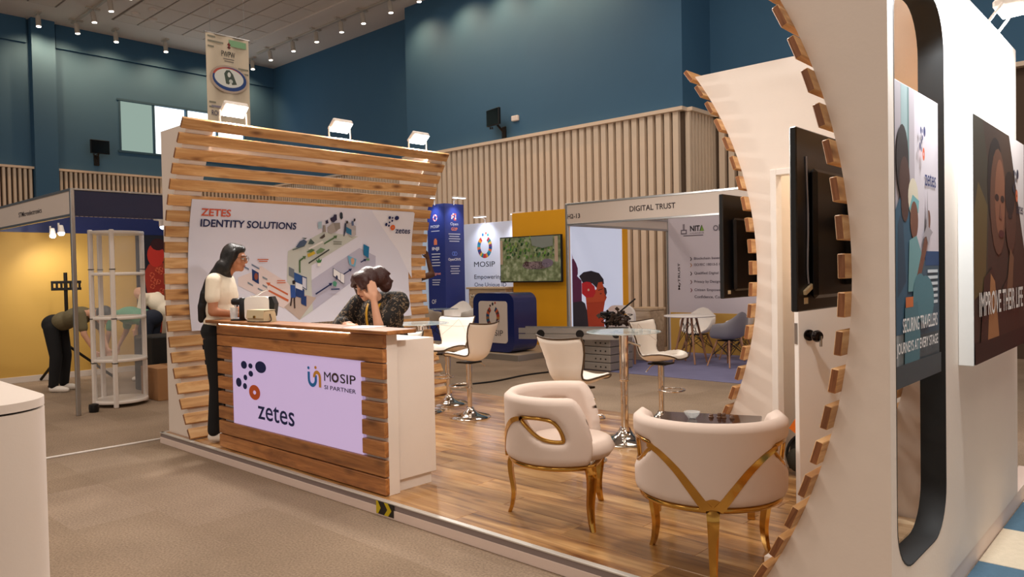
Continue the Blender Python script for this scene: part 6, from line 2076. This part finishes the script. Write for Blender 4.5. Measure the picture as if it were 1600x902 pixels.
# ---- person behind the slat wall, only a raised arm shows past its end
p = person('person in dark clothes behind the slat wall with one forearm raised', (-7.62, 6.17, 0), R(0))
hs_, q = head((0, .02, 1.6), (-.3, 1, 0), (0, 0, 1))
eR, wR = (.2, .36, 1.49), (.17, .32, 1.69)
B = hs_ + [((0, 0, 1.42), .06, (0, .01, 1.53), .055), ('e', (0, 0, 1.28), (.17, .11, .2)), ('e', (0, 0, 1.05), (.15, .1, .16)), ('e', (0, 0, .93), (.16, .12, .13)),
     ((-.18, 0, 1.42), .055, (.18, 0, 1.42), .055), ((.19, .0, 1.42), .05, eR, .04), (eR, .038, wR, .027), ((-.19, 0, 1.42), .05, (-.24, .02, 1.12), .04), ((-.24, .02, 1.12), .038, (-.22, .2, .98), .026)]
for sx in (-1, 1):
    B += [((sx * .09, 0, .88), .09, (sx * .09, .01, .48), .06), ((sx * .09, .01, .48), .06, (sx * .09, -.02, .09), .04), ((sx * .09, -.02, .05), .036, (sx * .1, .14, .035), .03)]
B += hand(wR, (-.1, -.25, 1), (0, -1, -.2), -1, .5) + hand((-.22, .2, .98), (0, .5, -1), (1, 0, 0), 1)
blob(B, 'body', 'skin_dark', p, .009, 5)
S = [('e', (0, 0, 1.28), (.19, .13, .2)), ('e', (0, 0, 1.06), (.17, .12, .17)), ((-.18, 0, 1.42), .068, (.18, 0, 1.42), .068), ((.19, 0, 1.42), .065, (.195, .13, 1.44), .06), ((-.19, 0, 1.42), .065, (-.22, .01, 1.22), .06)]
blob(S, 'shirt', 'cloth_navy', p, .011, 5)
S = [('e', (0, 0, .93), (.175, .135, .13))]
for sx in (-1, 1): S += [((sx * .09, 0, .88), .1, (sx * .09, .01, .48), .075), ((sx * .09, .01, .48), .075, (sx * .09, -.02, .1), .06)]
blob(S, 'trousers', 'cloth_black', p, .012, 5)
for sx in (-1, 1): blob([((sx * .09, -.04, .045), .045, (sx * .1, .15, .037), .036)], 'shoe', 'black_matt', p, .01, 5)
blob([('e', q(0, -.03, .04), (.082, .09, .085))], 'hair', 'hair_black', p, .01, 4)
face_bits(p, q)

# ================================================================== prints and lettering belong to the board that carries them
PREF = ('board', 'backlit_panel', 'name_board', 'white_name_board', 'front_panel', 'panel', 'screen', 'cloth', 'casing', 'film', 'body')
for o in [x for x in SC.objects if x.type == 'EMPTY' and x.parent is None]:
    ch = list(o.children)
    pr = [c for c in ch if c.name.split('.')[0] in ('lettering', 'printed_artwork')]
    if not pr: continue
    host = None
    for n_ in PREF:
        host = next((c for c in ch if c.name.split('.')[0] == n_), None)
        if host: break
    if host:
        for c in pr: c.parent = host
